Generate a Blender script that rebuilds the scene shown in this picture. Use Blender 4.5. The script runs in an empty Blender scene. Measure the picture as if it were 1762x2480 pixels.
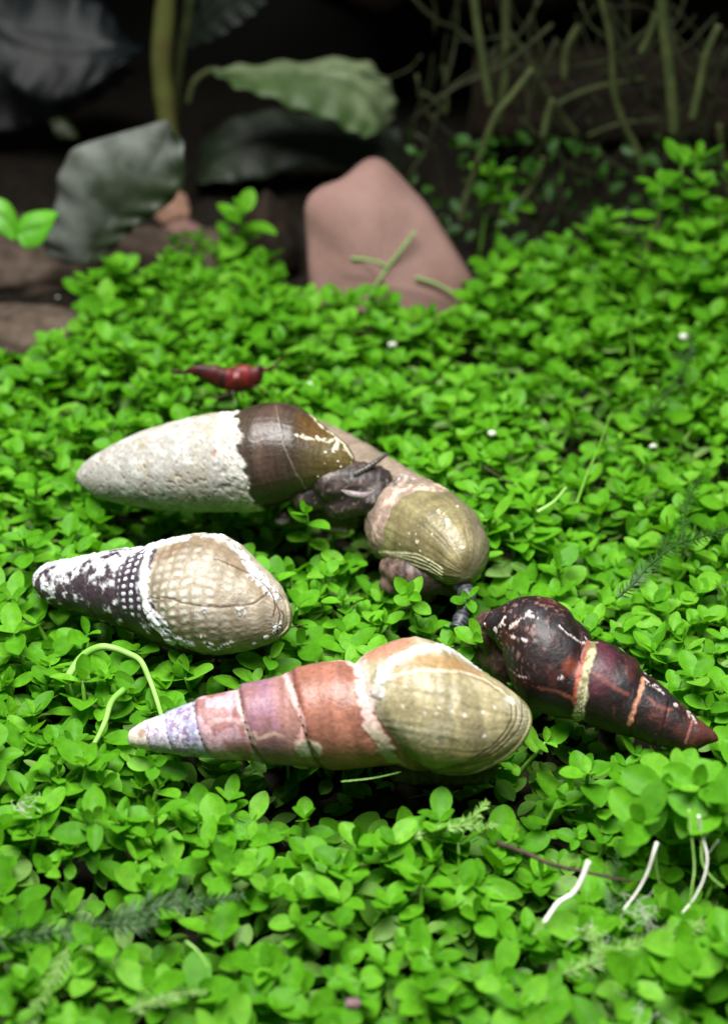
import bpy, bmesh, math, random
import numpy as np
from mathutils import Matrix, Vector

# ------------------------------------------------------------------ camera, light, exposure
S = 0.01                                   # every number below is in centimetres
FPX, CX, CY = 3400.0, 881.0, 1240.0        # focal length and centre in photograph pixels
PITCH, CAMZ = math.radians(33), 16.2
scene = bpy.context.scene
col = scene.collection

cam_d = bpy.data.cameras.new('camera'); cam = bpy.data.objects.new('camera', cam_d); col.objects.link(cam)
cam.location = (0, 0, CAMZ * S); cam.rotation_euler = (math.pi / 2 - PITCH, 0, 0)
cam_d.sensor_fit = 'VERTICAL'; cam_d.sensor_height = 24.0; cam_d.lens = FPX / 2480 * 24.0
cam_d.clip_start = 0.005; cam_d.clip_end = 20.0
cam_d.dof.use_dof = True; cam_d.dof.focus_distance = 24.6 * S; cam_d.dof.aperture_fstop = 9.5
scene.camera = cam

world = bpy.data.worlds.new('World'); scene.world = world; world.use_nodes = True
bg = world.node_tree.nodes['Background']; bg.inputs[0].default_value = (0.75, 0.9, 0.8, 1); bg.inputs[1].default_value = 0.08

def area(name, loc, target, sx, sy, watts, color, spread):
    l = bpy.data.lights.new(name, 'AREA'); l.shape = 'RECTANGLE'; l.size = sx * S; l.size_y = sy * S
    l.energy = watts; l.color = color; l.spread = math.radians(spread)
    o = bpy.data.objects.new(name, l); col.objects.link(o)
    o.location = Vector(loc) * S
    o.rotation_euler = (Vector(target) - Vector(loc)).to_track_quat('-Z', 'Y').to_euler()
    return o
area('aquarium_lamp', (-3, 17.5, 33), (0, 22.5, 0), 30, 16, 1.62, (1.0, 0.99, 0.965), 100)

scene.view_settings.view_transform = 'Standard'; scene.view_settings.look = 'None'
scene.view_settings.exposure = 0.0; scene.view_settings.gamma = 1.0
scene.render.engine = 'CYCLES'
scene.cycles.max_bounces = 7; scene.cycles.transmission_bounces = 5; scene.cycles.use_denoising = True

# ------------------------------------------------------------------ geometry of the place
CAM = np.array([0, 0, CAMZ]); FW = np.array([0, math.cos(PITCH), -math.sin(PITCH)])
UP = np.array([0, math.sin(PITCH), math.cos(PITCH)]); RT = np.array([1.0, 0, 0])
def ray(px, py): return FW + (px - CX) / FPX * RT - (py - CY) / FPX * UP
def at_z(px, py, z=0.0):
    d = ray(px, py); return CAM + d * ((z - CAMZ) / d[2])
def at_y(px, py, y):
    d = ray(px, py); return CAM + d * (y / d[1])
def at_d(px, py, dep): return CAM + ray(px, py) * dep
def project(P):
    q = np.asarray(P) - CAM; d = q @ FW
    return CX + q @ RT / d * FPX, CY - q @ UP / d * FPX, d
def unit(v):
    v = np.asarray(v, float); return v / (np.linalg.norm(v) + 1e-12)

# ------------------------------------------------------------------ noise
def _hash(ix, iy, iz, seed):
    h = (ix * 374761393 + iy * 668265263 + iz * 2147483647 + seed * 1274126177) & 0xFFFFFFFF
    h = ((h ^ (h >> 13)) * 1274126177) & 0xFFFFFFFF
    h = ((h ^ (h >> 16)) * 2246822519) & 0xFFFFFFFF
    return ((h ^ (h >> 15)) & 0xFFFFFF) / float(0xFFFFFF)
def vnoise(P, scale=1.0, seed=0):
    P = np.asarray(P, float) * scale + 1000.0
    i = np.floor(P).astype(np.int64); f = P - i; f = f * f * (3 - 2 * f)
    r = 0
    for dx in (0, 1):
        for dy in (0, 1):
            for dz in (0, 1):
                w = (f[..., 0] if dx else 1 - f[..., 0]) * (f[..., 1] if dy else 1 - f[..., 1]) * (f[..., 2] if dz else 1 - f[..., 2])
                r = r + w * _hash(i[..., 0] + dx, i[..., 1] + dy, i[..., 2] + dz, seed)
    return r
def fbm(P, scale=1.0, seed=0, octs=4):
    a, s, r, t = 1.0, scale, 0, 0
    for o in range(octs):
        r = r + a * vnoise(P, s, seed + o * 17); t += a; a *= 0.5; s *= 2.03
    return r / t
def sstep(a, b, x):
    t = np.clip((x - a) / (b - a), 0, 1); return t * t * (3 - 2 * t)
def lin(r, g, b):
    c = np.array([r, g, b], float) / 255
    return np.where(c <= 0.04045, c / 12.92, ((c + 0.055) / 1.055) ** 2.4)

# ------------------------------------------------------------------ objects
def tag(o, label=None, cat=None, group=None, kind=None):
    if label: o['label'] = label
    if cat: o['category'] = cat
    if group: o['group'] = group
    if kind: o['kind'] = kind
    return o
def empty(name, loc, label, cat, group=None):
    o = bpy.data.objects.new(name, None); col.objects.link(o); o.location = Vector(loc) * S
    o.empty_display_size = 0.005
    return tag(o, label, cat, group)
def make_mesh(name, V, F, mat, colors=None, rnd=None, smooth=True, scale=S, normals=None):
    me = bpy.data.meshes.new(name)
    V = np.asarray(V, np.float64) * scale
    if isinstance(F, np.ndarray):
        k = F.shape[1]
        me.vertices.add(len(V)); me.vertices.foreach_set('co', V.ravel().astype(np.float32))
        me.loops.add(F.size); me.loops.foreach_set('vertex_index', F.ravel().astype(np.int32))
        me.polygons.add(len(F)); me.polygons.foreach_set('loop_start', np.arange(0, F.size, k, dtype=np.int32))
        me.update(calc_edges=True); me.validate()
    else:
        me.from_pydata(V.tolist(), [], F); me.update()
    if smooth: me.polygons.foreach_set('use_smooth', np.ones(len(me.polygons), bool))
    if colors is not None:
        a = me.color_attributes.new('Col', 'FLOAT_COLOR', 'POINT')
        c = np.ones((len(V), 4), np.float32); c[:, :colors.shape[1]] = colors; a.data.foreach_set('color', c.ravel())
    if rnd is not None:
        a = me.attributes.new('rnd', 'FLOAT', 'POINT'); a.data.foreach_set('value', np.asarray(rnd, np.float32))
    if normals is not None:
        me.normals_split_custom_set_from_vertices(normals.tolist())
    if mat: me.materials.append(mat)
    return me
def obj(name, me, parent=None, label=None, cat=None, group=None, kind=None):
    o = bpy.data.objects.new(name, me); col.objects.link(o)
    if parent is not None:
        o.parent = parent
        o.location = -parent.location          # meshes are made in world coordinates; empties carry no rotation
        q = parent.parent
        if q is not None: o.location = -(parent.location + q.location)
        if parent.type == 'MESH': o.location = (0, 0, 0)   # sub-parts share the frame of their part
    return tag(o, label, cat, group, kind)
def grid_faces(n, m, wrap=False):
    i, j = np.meshgrid(np.arange(n - 1), np.arange(m if wrap else m - 1), indexing='ij')
    j2 = (j + 1) % m
    return np.stack([i * m + j, i * m + j2, (i + 1) * m + j2, (i + 1) * m + j], -1).reshape(-1, 4)
def spline(pts, n):
    P = np.asarray(pts, float)
    if len(P) == 2: return P[0] + (P[1] - P[0]) * np.linspace(0, 1, n)[:, None]
    Q = np.vstack([2 * P[0] - P[1], P, 2 * P[-1] - P[-2]])
    out = []
    for u in np.linspace(0, len(P) - 1 - 1e-9, n):
        i = int(u); t = u - i; a, b, c, d = Q[i:i + 4]
        out.append(0.5 * (2 * b + (c - a) * t + (2 * a - 5 * b + 4 * c - d) * t * t + (3 * b - a - 3 * c + d) * t ** 3))
    return np.array(out)
def tube(path, rad, k=6, flat=None, caps=True):
    P = np.asarray(path, float); n = len(P); R = np.broadcast_to(np.asarray(rad, float), (n,)).copy()
    T = np.gradient(P, axis=0); T /= np.linalg.norm(T, axis=1)[:, None] + 1e-12
    ref = np.array([0.31, 0.2, 0.93]);
    if abs(T.mean(0) @ ref) > 0.85: ref = np.array([1.0, 0.1, 0.05])
    V = []
    for i in range(n):
        a = unit(np.cross(T[i], ref)); b = np.cross(T[i], a)
        for j in range(k):
            w = 2 * math.pi * j / k
            V.append(P[i] + R[i] * (math.cos(w) * a + math.sin(w) * b * (flat or 1)))
    F = grid_faces(n, k, True)
    V = np.array(V)
    if caps:
        V = np.vstack([V, P[:1], P[-1:]]); b0, b1 = n * k, n * k + 1
        c = [[b0, (j + 1) % k, j, j] for j in range(k)] + [[b1, (n - 1) * k + j, (n - 1) * k + (j + 1) % k, (n - 1) * k + (j + 1) % k] for j in range(k)]
        tri = [f[:3] for f in c]
        return V, [list(map(int, f)) for f in F] + tri
    return V, F
class MB:
    def __init__(s): s.V = []; s.F = []; s.n = 0; s.C = []
    def add(s, V, F, c=None):
        s.V.append(np.asarray(V, float)); s.F += [[int(v) + s.n for v in f] for f in F]; s.n += len(V)
        if c is not None: s.C.append(np.broadcast_to(np.asarray(c, float), (len(V), len(np.atleast_1d(c)) if np.ndim(c) == 1 else np.shape(c)[1])))
    def mesh(s, name, mat, **k):
        return make_mesh(name, np.vstack(s.V), s.F, mat, colors=np.vstack(s.C) if s.C else None, **k)

# ------------------------------------------------------------------ materials
def new_mat(name):
    m = bpy.data.materials.new(name); m.use_nodes = True; nt = m.node_tree
    return m, nt, nt.nodes['Principled BSDF'], nt.nodes['Material Output']
def N(nt, t, **k):
    n = nt.nodes.new(t)
    for a, v in k.items(): setattr(n, a, v)
    return n
def noise_node(nt, scale, detail=3, rough=0.6):
    tc = N(nt, 'ShaderNodeTexCoord'); n = N(nt, 'ShaderNodeTexNoise')
    n.inputs['Scale'].default_value = scale; n.inputs['Detail'].default_value = detail; n.inputs['Roughness'].default_value = rough
    nt.links.new(tc.outputs['Object'], n.inputs['Vector']); return n
def ramp(nt, src, stops):
    r = N(nt, 'ShaderNodeValToRGB'); e = r.color_ramp.elements
    while len(e) < len(stops): e.new(0.5)
    for i, (p, c) in enumerate(stops): e[i].position = p; e[i].color = (*c, 1)
    nt.links.new(src, r.inputs[0]); return r
def bump(nt, bsdf, src, strength, dist):
    b = N(nt, 'ShaderNodeBump'); b.inputs['Strength'].default_value = strength; b.inputs['Distance'].default_value = dist * S
    nt.links.new(src, b.inputs['Height']); nt.links.new(b.outputs[0], bsdf.inputs['Normal'])

def leaf_mat(name, stops, trans=0.35, rough=0.5, spec=0.17):
    m, nt, b, out = new_mat(name)
    at = N(nt, 'ShaderNodeAttribute', attribute_name='rnd'); oi = N(nt, 'ShaderNodeObjectInfo')
    add = N(nt, 'ShaderNodeMath', operation='ADD'); fr = N(nt, 'ShaderNodeMath', operation='FRACT')
    nt.links.new(at.outputs['Fac'], add.inputs[0]); nt.links.new(oi.outputs['Random'], add.inputs[1]); nt.links.new(add.outputs[0], fr.inputs[0])
    r = ramp(nt, fr.outputs[0], stops)
    # veins and little specks in the leaf's own frame
    n1 = noise_node(nt, 420, 3); n2 = noise_node(nt, 2600, 1)
    mx = N(nt, 'ShaderNodeMixRGB', blend_type='MULTIPLY'); mx.inputs[0].default_value = 1
    v = ramp(nt, n1.outputs['Fac'], [(0.3, (0.74, 0.78, 0.72)), (0.7, (1.12, 1.1, 1.1))])
    nt.links.new(r.outputs[0], mx.inputs[1]); nt.links.new(v.outputs[0], mx.inputs[2])
    sp = ramp(nt, n2.outputs['Fac'], [(0.235, (0.25, 0.22, 0.2)), (0.275, (1, 1, 1))])
    mx2 = N(nt, 'ShaderNodeMixRGB', blend_type='MULTIPLY'); mx2.inputs[0].default_value = 0.8
    nt.links.new(mx.outputs[0], mx2.inputs[1]); nt.links.new(sp.outputs[0], mx2.inputs[2])
    nt.links.new(mx2.outputs[0], b.inputs['Base Color'])
    b.inputs['Roughness'].default_value = rough; b.inputs['Specular IOR Level'].default_value = spec
    tr = N(nt, 'ShaderNodeBsdfTranslucent'); g = N(nt, 'ShaderNodeMixRGB', blend_type='MULTIPLY'); g.inputs[0].default_value = 1
    g.inputs[2].default_value = (1.25, 1.2, 0.5, 1); nt.links.new(mx2.outputs[0], g.inputs[1]); nt.links.new(g.outputs[0], tr.inputs[0])
    ms = N(nt, 'ShaderNodeMixShader'); ms.inputs[0].default_value = trans
    nt.links.new(b.outputs[0], ms.inputs[1]); nt.links.new(tr.outputs[0], ms.inputs[2]); nt.links.new(ms.outputs[0], out.inputs[0])
    bump(nt, b, n1.outputs['Fac'], 0.25, 0.03)
    return m
def plain_mat(name, c0, c1, scale=300, rough=0.6, bmp=0.0, spec=0.3, bscale=None, trans=0.0):
    m, nt, b, out = new_mat(name)
    n = noise_node(nt, scale, 5); r = ramp(nt, n.outputs['Fac'], [(0.3, tuple(c0)), (0.7, tuple(c1))])
    nt.links.new(r.outputs[0], b.inputs['Base Color']); b.inputs['Roughness'].default_value = rough
    b.inputs['Specular IOR Level'].default_value = spec
    if bmp: bump(nt, b, (noise_node(nt, bscale, 4) if bscale else n).outputs['Fac'], 0.7, bmp)
    if trans:
        tr = N(nt, 'ShaderNodeBsdfTranslucent'); nt.links.new(r.outputs[0], tr.inputs[0])
        ms = N(nt, 'ShaderNodeMixShader'); ms.inputs[0].default_value = trans
        nt.links.new(b.outputs[0], ms.inputs[1]); nt.links.new(tr.outputs[0], ms.inputs[2]); nt.links.new(ms.outputs[0], out.inputs[0])
    return m
def vcol_mat(name, grain=1500, bmp=0.02, spec=0.5, coat=0.0, grain_amt=0.25):
    m, nt, b, out = new_mat(name)
    a = N(nt, 'ShaderNodeVertexColor', layer_name='Col')
    n = noise_node(nt, grain, 4)
    v = ramp(nt, n.outputs['Fac'], [(0.3, (1 - grain_amt,) * 3), (0.7, (1 + grain_amt,) * 3)])
    mx = N(nt, 'ShaderNodeMixRGB', blend_type='MULTIPLY'); mx.inputs[0].default_value = 1
    nt.links.new(a.outputs['Color'], mx.inputs[1]); nt.links.new(v.outputs[0], mx.inputs[2])
    nt.links.new(mx.outputs[0], b.inputs['Base Color']); nt.links.new(a.outputs['Alpha'], b.inputs['Roughness'])
    b.inputs['Specular IOR Level'].default_value = spec; b.inputs['Coat Weight'].default_value = coat; b.inputs['Coat Roughness'].default_value = 0.25
    if bmp: bump(nt, b, n.outputs['Fac'], 0.5, bmp)
    return m
M = {}
M['leaf'] = leaf_mat('carpet_leaf', [(0.0, (0.065, 0.235, 0.008)), (0.35, (0.092, 0.31, 0.010)), (0.75, (0.122, 0.37, 0.014)), (1.0, (0.17, 0.43, 0.034))], 0.42)
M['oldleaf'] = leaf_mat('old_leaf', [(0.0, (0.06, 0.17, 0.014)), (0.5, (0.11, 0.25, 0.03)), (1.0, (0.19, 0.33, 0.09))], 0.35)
M['stem'] = plain_mat('green_stem', (0.07, 0.2, 0.015), (0.13, 0.3, 0.03), 500, 0.45)
M['palestem'] = plain_mat('pale_green_stem', (0.16, 0.36, 0.05), (0.3, 0.5, 0.14), 300, 0.4)
M['runner'] = plain_mat('runner_stem', (0.10, 0.27, 0.02), (0.26, 0.46, 0.12), 160, 0.45, 0.02)
M['soil'] = plain_mat('dark_soil', (0.004, 0.0035, 0.0025), (0.020, 0.015, 0.010), 250, 0.9, 0.12, 0.15)
M['mulm'] = plain_mat('brown_mulm', (0.03, 0.022, 0.016), (0.11, 0.08, 0.06), 180, 0.9, 0.1, 0.15)
M['stone'] = plain_mat('pink_stone', (0.17, 0.095, 0.078), (0.27, 0.165, 0.145), 45, 0.85, 0.03, 0.2, 900)
M['pebble'] = plain_mat('brown_pebble', (0.22, 0.12, 0.08), (0.34, 0.2, 0.14), 150, 0.8, 0.03, 0.2)
M['wood'] = plain_mat('drift_wood', (0.004, 0.003, 0.002), (0.022, 0.013, 0.007), 90, 0.8, 0.15, 0.2)
M['wall'] = plain_mat('tank_back', (0.003, 0.003, 0.003), (0.008, 0.008, 0.006), 20, 0.6)
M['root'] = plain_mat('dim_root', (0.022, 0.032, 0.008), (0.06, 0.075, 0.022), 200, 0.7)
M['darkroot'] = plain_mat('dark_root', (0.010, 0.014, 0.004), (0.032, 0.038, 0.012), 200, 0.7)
M['whiteroot'] = plain_mat('white_root', (0.6, 0.58, 0.5), (0.78, 0.78, 0.72), 300, 0.5)
M['twig'] = plain_mat('dark_twig', (0.02, 0.012, 0.008), (0.07, 0.04, 0.03), 400, 0.7, 0.03)
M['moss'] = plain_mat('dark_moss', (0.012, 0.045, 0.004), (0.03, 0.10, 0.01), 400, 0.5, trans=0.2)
M['palemoss'] = plain_mat('pale_moss', (0.10, 0.22, 0.03), (0.2, 0.36, 0.08), 400, 0.5, trans=0.2)
M['shell_chalk'] = vcol_mat('chalky_shell', 900, 0.05, 0.3, 0.0, 0.18)
M['shell_gloss'] = vcol_mat('glossy_shell', 1400, 0.025, 0.35, 0.05, 0.25)
M['flesh'] = vcol_mat('snail_flesh', 1200, 0.03, 0.35, 0.03, 0.3)
M['shrimp'] = vcol_mat('shrimp_shell', 1500, 0.01, 0.3, 0.0, 0.25)
M['bigleaf'] = vcol_mat('broad_leaf', 300, 0.05, 0.35, 0.0, 0.15)
M['algae'] = plain_mat('thread_algae', (0.12, 0.25, 0.06), (0.2, 0.34, 0.1), 300, 0.6)
M['fuzz'] = plain_mat('white_fluff', (0.34, 0.38, 0.28), (0.55, 0.56, 0.48), 300, 0.8)
M['pellet'] = plain_mat('food_pellet', (0.10, 0.06, 0.065), (0.17, 0.11, 0.11), 500, 0.8, 0.02)

# ------------------------------------------------------------------ ground and back of the tank
GX = np.linspace(-32, 32, 161); GY = np.linspace(4, 64, 151)
gx, gy = np.meshgrid(GX, GY, indexing='ij')
def soil_h(x, y):
    P = np.stack([x, y, 0 * x], -1)
    h = -1.25 + 0.5 * (fbm(P, 0.35, 3) - 0.5) + 0.25 * (fbm(P, 1.6, 5) - 0.5)
    h = h + 0.5 * sstep(34, 50, y) * (0.6 + 0.8 * fbm(P, 0.2, 9)) + 1.5 * sstep(4, 12, x) * sstep(26, 40, y)
    return h
gz = soil_h(gx, gy)
obj('ground', make_mesh('ground', np.stack([gx, gy, gz], -1).reshape(-1, 3), grid_faces(161, 151)[:, ::-1].copy(), M['soil']), kind='structure')
wx, wz = np.meshgrid(np.linspace(-34, 34, 60), np.linspace(-2, 30, 30), indexing='ij')
wy = 62 + 1.2 * (fbm(np.stack([wx, wz, 0 * wx], -1), 0.3, 2) - 0.5)
obj('back_wall', make_mesh('back_wall', np.stack([wx, wy, wz], -1).reshape(-1, 3), grid_faces(60, 30), M['wall']), kind='structure')

# ------------------------------------------------------------------ shells
BLOCK = []          # (centre, radius) spheres that leaves must not pierce
class Shell:
    def __init__(s, A, zA, B, zB, top, bot, sut, n=330, m=230, deep=1.0, hand=1):
        s.A, s.B = np.array(A, float), np.array(B, float)
        s.ax = s.B - s.A; s.L = np.linalg.norm(s.ax); s.ax /= s.L
        nrm = np.array([s.ax[1], -s.ax[0]]);
        if nrm[1] > 0: nrm = -nrm            # up in the picture
        s.nrm = nrm
        A3, B3 = at_z(*A, zA), at_z(*B, zB)
        dA, dB = (A3 - CAM) @ FW, (B3 - CAM) @ FW
        x = np.linspace(0, 1, n); t = 0.5 * (1 - np.cos(np.pi * x)); s.t = t
        def prof(pl):
            q = np.array(pl, float) - s.A; tt = np.clip(q @ s.ax / s.L, 0, 1); oo = q @ nrm
            k = np.argsort(tt); tt, oo = tt[k], oo[k]
            xx = np.arccos(np.clip(1 - 2 * tt, -1, 1)) / np.pi
            xx = np.concatenate([[0], xx, [1]]); oo = np.concatenate([[0], oo, [0]])
            y = np.interp(x, xx, oo)
            ker = np.hanning(7); ker /= ker.sum()
            yp = np.concatenate([-y[3:0:-1], y, -y[-2:-5:-1]])
            return np.convolve(yp, ker, 'valid')
        ct, cb = prof(top), prof(bot)
        ct[0] = ct[-1] = cb[0] = cb[-1] = 0
        s.ct, s.cb = ct, cb
        sp = (t / dB) / ((1 - t) / dA + t / dB)
        ctr = A3 + (B3 - A3) * sp[:, None]; dep = (ctr - CAM) @ FW
        D = unit(B3 - A3); V = unit(CAM - (A3 + B3) / 2); E1 = unit(V - D * (V @ D)); E2 = np.cross(D, E1)
        if E2 @ UP < 0: E2 = -E2
        s.D, s.E1, s.E2 = D, E1, E2
        s.k = dep / FPX
        s.r = (ct - cb) / 2 * s.k; s.c = ctr + ((ct + cb) / 2 * s.k)[:, None] * E2
        s.phi = np.linspace(-np.pi, np.pi, m, endpoint=False)
        s.n, s.m = n, m
        s.dirs = np.cos(s.phi)[:, None] * E1 * deep + np.sin(s.phi)[:, None] * E2
        s.P0 = s.c[:, None, :] + s.r[:, None, None] * s.dirs[None]
        s.px, s.py, _ = project(s.P0)
        ee = np.stack([s.px, s.py], -1) - s.A; s.ti = ee @ s.ax / s.L; s.oi = ee @ s.nrm
        s.facing = ((s.dirs[None] * (CAM - s.P0)).sum(-1) > 0)
        st = [t[np.unravel_index(np.argmin((s.px - q[0]) ** 2 + (s.py - q[1]) ** 2 + 1e6 * (~s.facing)), s.px.shape)[0]] for q in sut]
        K = len(st)
        if K:
            d0 = st[1] - st[0] if K > 1 else 0.2
            ts = [st[0] - d0] + st + [1.0001]; ps = [-1.0] + list(range(K)) + [K - 1 + 0.72]
            p = np.interp(t, ts, ps)
        else: p = 0.3 + 0 * t
        s.K = K
        s.p = p[:, None] + hand * s.phi[None] / (2 * np.pi)
        s.u = s.p - np.floor(s.p); s.w = np.floor(s.p)
        s.T = np.broadcast_to(t[:, None], (n, m)); s.PH = np.broadcast_to(s.phi[None], (n, m))
        s.loc = s.P0 - A3; s.cache = {}
        for i in range(0, n, 6): BLOCK.append((s.c[i], s.r[i]))
    def nz(s, f, seed):
        key = (f, seed % 3)
        if key not in s.cache: s.cache[key] = fbm(s.loc, f, seed % 3 + 200)
        return s.cache[key]
    def surf(s, px, py):
        d = (s.px - px) ** 2 + (s.py - py) ** 2 + 1e6 * (~s.facing); i, j = np.unravel_index(np.argmin(d), d.shape)
        return s.P0[i, j], s.k[i]
    def blob(s, px, py, r, soft=0.3, wob=0.5, seed=1, f=6):
        c, k = s.surf(px, py); d = np.linalg.norm(s.P0 - c, axis=-1) / (r * k)
        return 1 - sstep(1 - soft, 1 + soft, d + wob * (s.nz(f, seed) - 0.5) * 2)
    def line(s, pts, w, soft=0.3, wob=0.5, seed=2, f=6):
        q = spline(pts, 22); best = None; pv = None
        for px, py in q:
            c, k = s.surf(px, py)
            if pv is not None:
                ab = c - pv; L2 = ab @ ab + 1e-12; h = np.clip(((s.P0 - pv) @ ab) / L2, 0, 1)
                e = s.P0 - pv - h[..., None] * ab; d = np.sqrt((e * e).sum(-1)) / (w * k); best = d if best is None else np.minimum(best, d)
            pv = c
        return 1 - sstep(1 - soft, 1 + soft, best + wob * (s.nz(f, seed) - 0.5) * 2)
    def streak(s, k=9, z=2.2, seed=1):
        return fbm(np.stack([np.cos(s.PH) * k, np.sin(s.PH) * k, s.T * z], -1), 1.0, seed) - .5
    def bands(s, k=40, seed=1):
        return fbm(np.stack([s.T * k + s.PH * .25, np.cos(s.PH) * 1.2, np.sin(s.PH) * 1.2], -1), 1.0, seed) - .5
    def build(s, root, C, rough, disp, mat, names=('spire', 'body_whorl'), split=None):
        P = s.P0 + (disp * sstep(0, 0.02, s.r)[:, None])[..., None] * s.dirs[None]
        Pn = P
        du = np.gradient(Pn, axis=0); dv = (np.roll(Pn, -1, 1) - np.roll(Pn, 1, 1))
        nn = np.cross(du, dv); out = Pn - s.c[:, None, :]
        sg = np.sign((nn * out).sum(-1)); sg = np.where(sg == 0, 1, sg)
        flip = np.median(sg) < 0
        nn = nn * (-1 if flip else 1); ln = np.linalg.norm(nn, axis=-1)[..., None]; nn = nn / (ln + 1e-12)
        nn[0] = -s.D; nn[-1] = s.D
        F = grid_faces(s.n, s.m, True)
        if not flip: F = F[:, ::-1]
        V = P.reshape(-1, 3); NN = nn.reshape(-1, 3); CC = np.concatenate([C.reshape(-1, 3), rough.reshape(-1, 1)], 1)
        wv = s.w.reshape(-1) if split is None else split.reshape(-1)
        thr = s.K - 1 if split is None else 0.5
        body = (wv[F] >= thr).sum(1) >= 2
        last = None
        for nm, sel in zip(names, (~body, body)):
            f = F[sel]
            if len(f) == 0: continue
            idx, inv = np.unique(f, return_inverse=True)
            me = make_mesh(nm, V[idx], inv.reshape(-1, 4), mat, colors=CC[idx], normals=NN[idx])
            last = obj(nm, me, root)
        s.P = P
        return last
    def strip(s, name, pts, w, h, mat, parent, c, rough=0.4):
        q = spline(pts, 40); mb = MB(); path = []
        for px, py in q:
            p, k = s.surf(px, py); path.append(p)
        path = np.array(path); ker = np.ones(5) / 5
        sm = np.stack([np.convolve(np.pad(path[:, i], 2, 'edge'), ker, 'valid') for i in range(3)], 1)
        rr = w * np.sin(np.linspace(0.12, math.pi - 0.12, 40)) ** 0.5
        V, F = tube(sm, rr, 8)
        cols = np.concatenate([np.broadcast_to(c, (len(V), 3)) * (0.75 + 0.5 * fbm(V, 5, 4))[:, None], np.full((len(V), 1), rough)], 1)
        me = make_mesh(name, V, F, mat, colors=cols)
        return obj(name, me, parent)
def mix(C, c, m): return C * (1 - m[..., None]) + np.asarray(c) * m[..., None]

def crop(ox, oy, sc, pts): return [(ox + x * sc, oy + y * sc) for x, y in pts]
K_ = 0.64            # albedo from the colour seen under the lamp
def L(r, g, b): return lin(r, g, b) * K_

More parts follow.
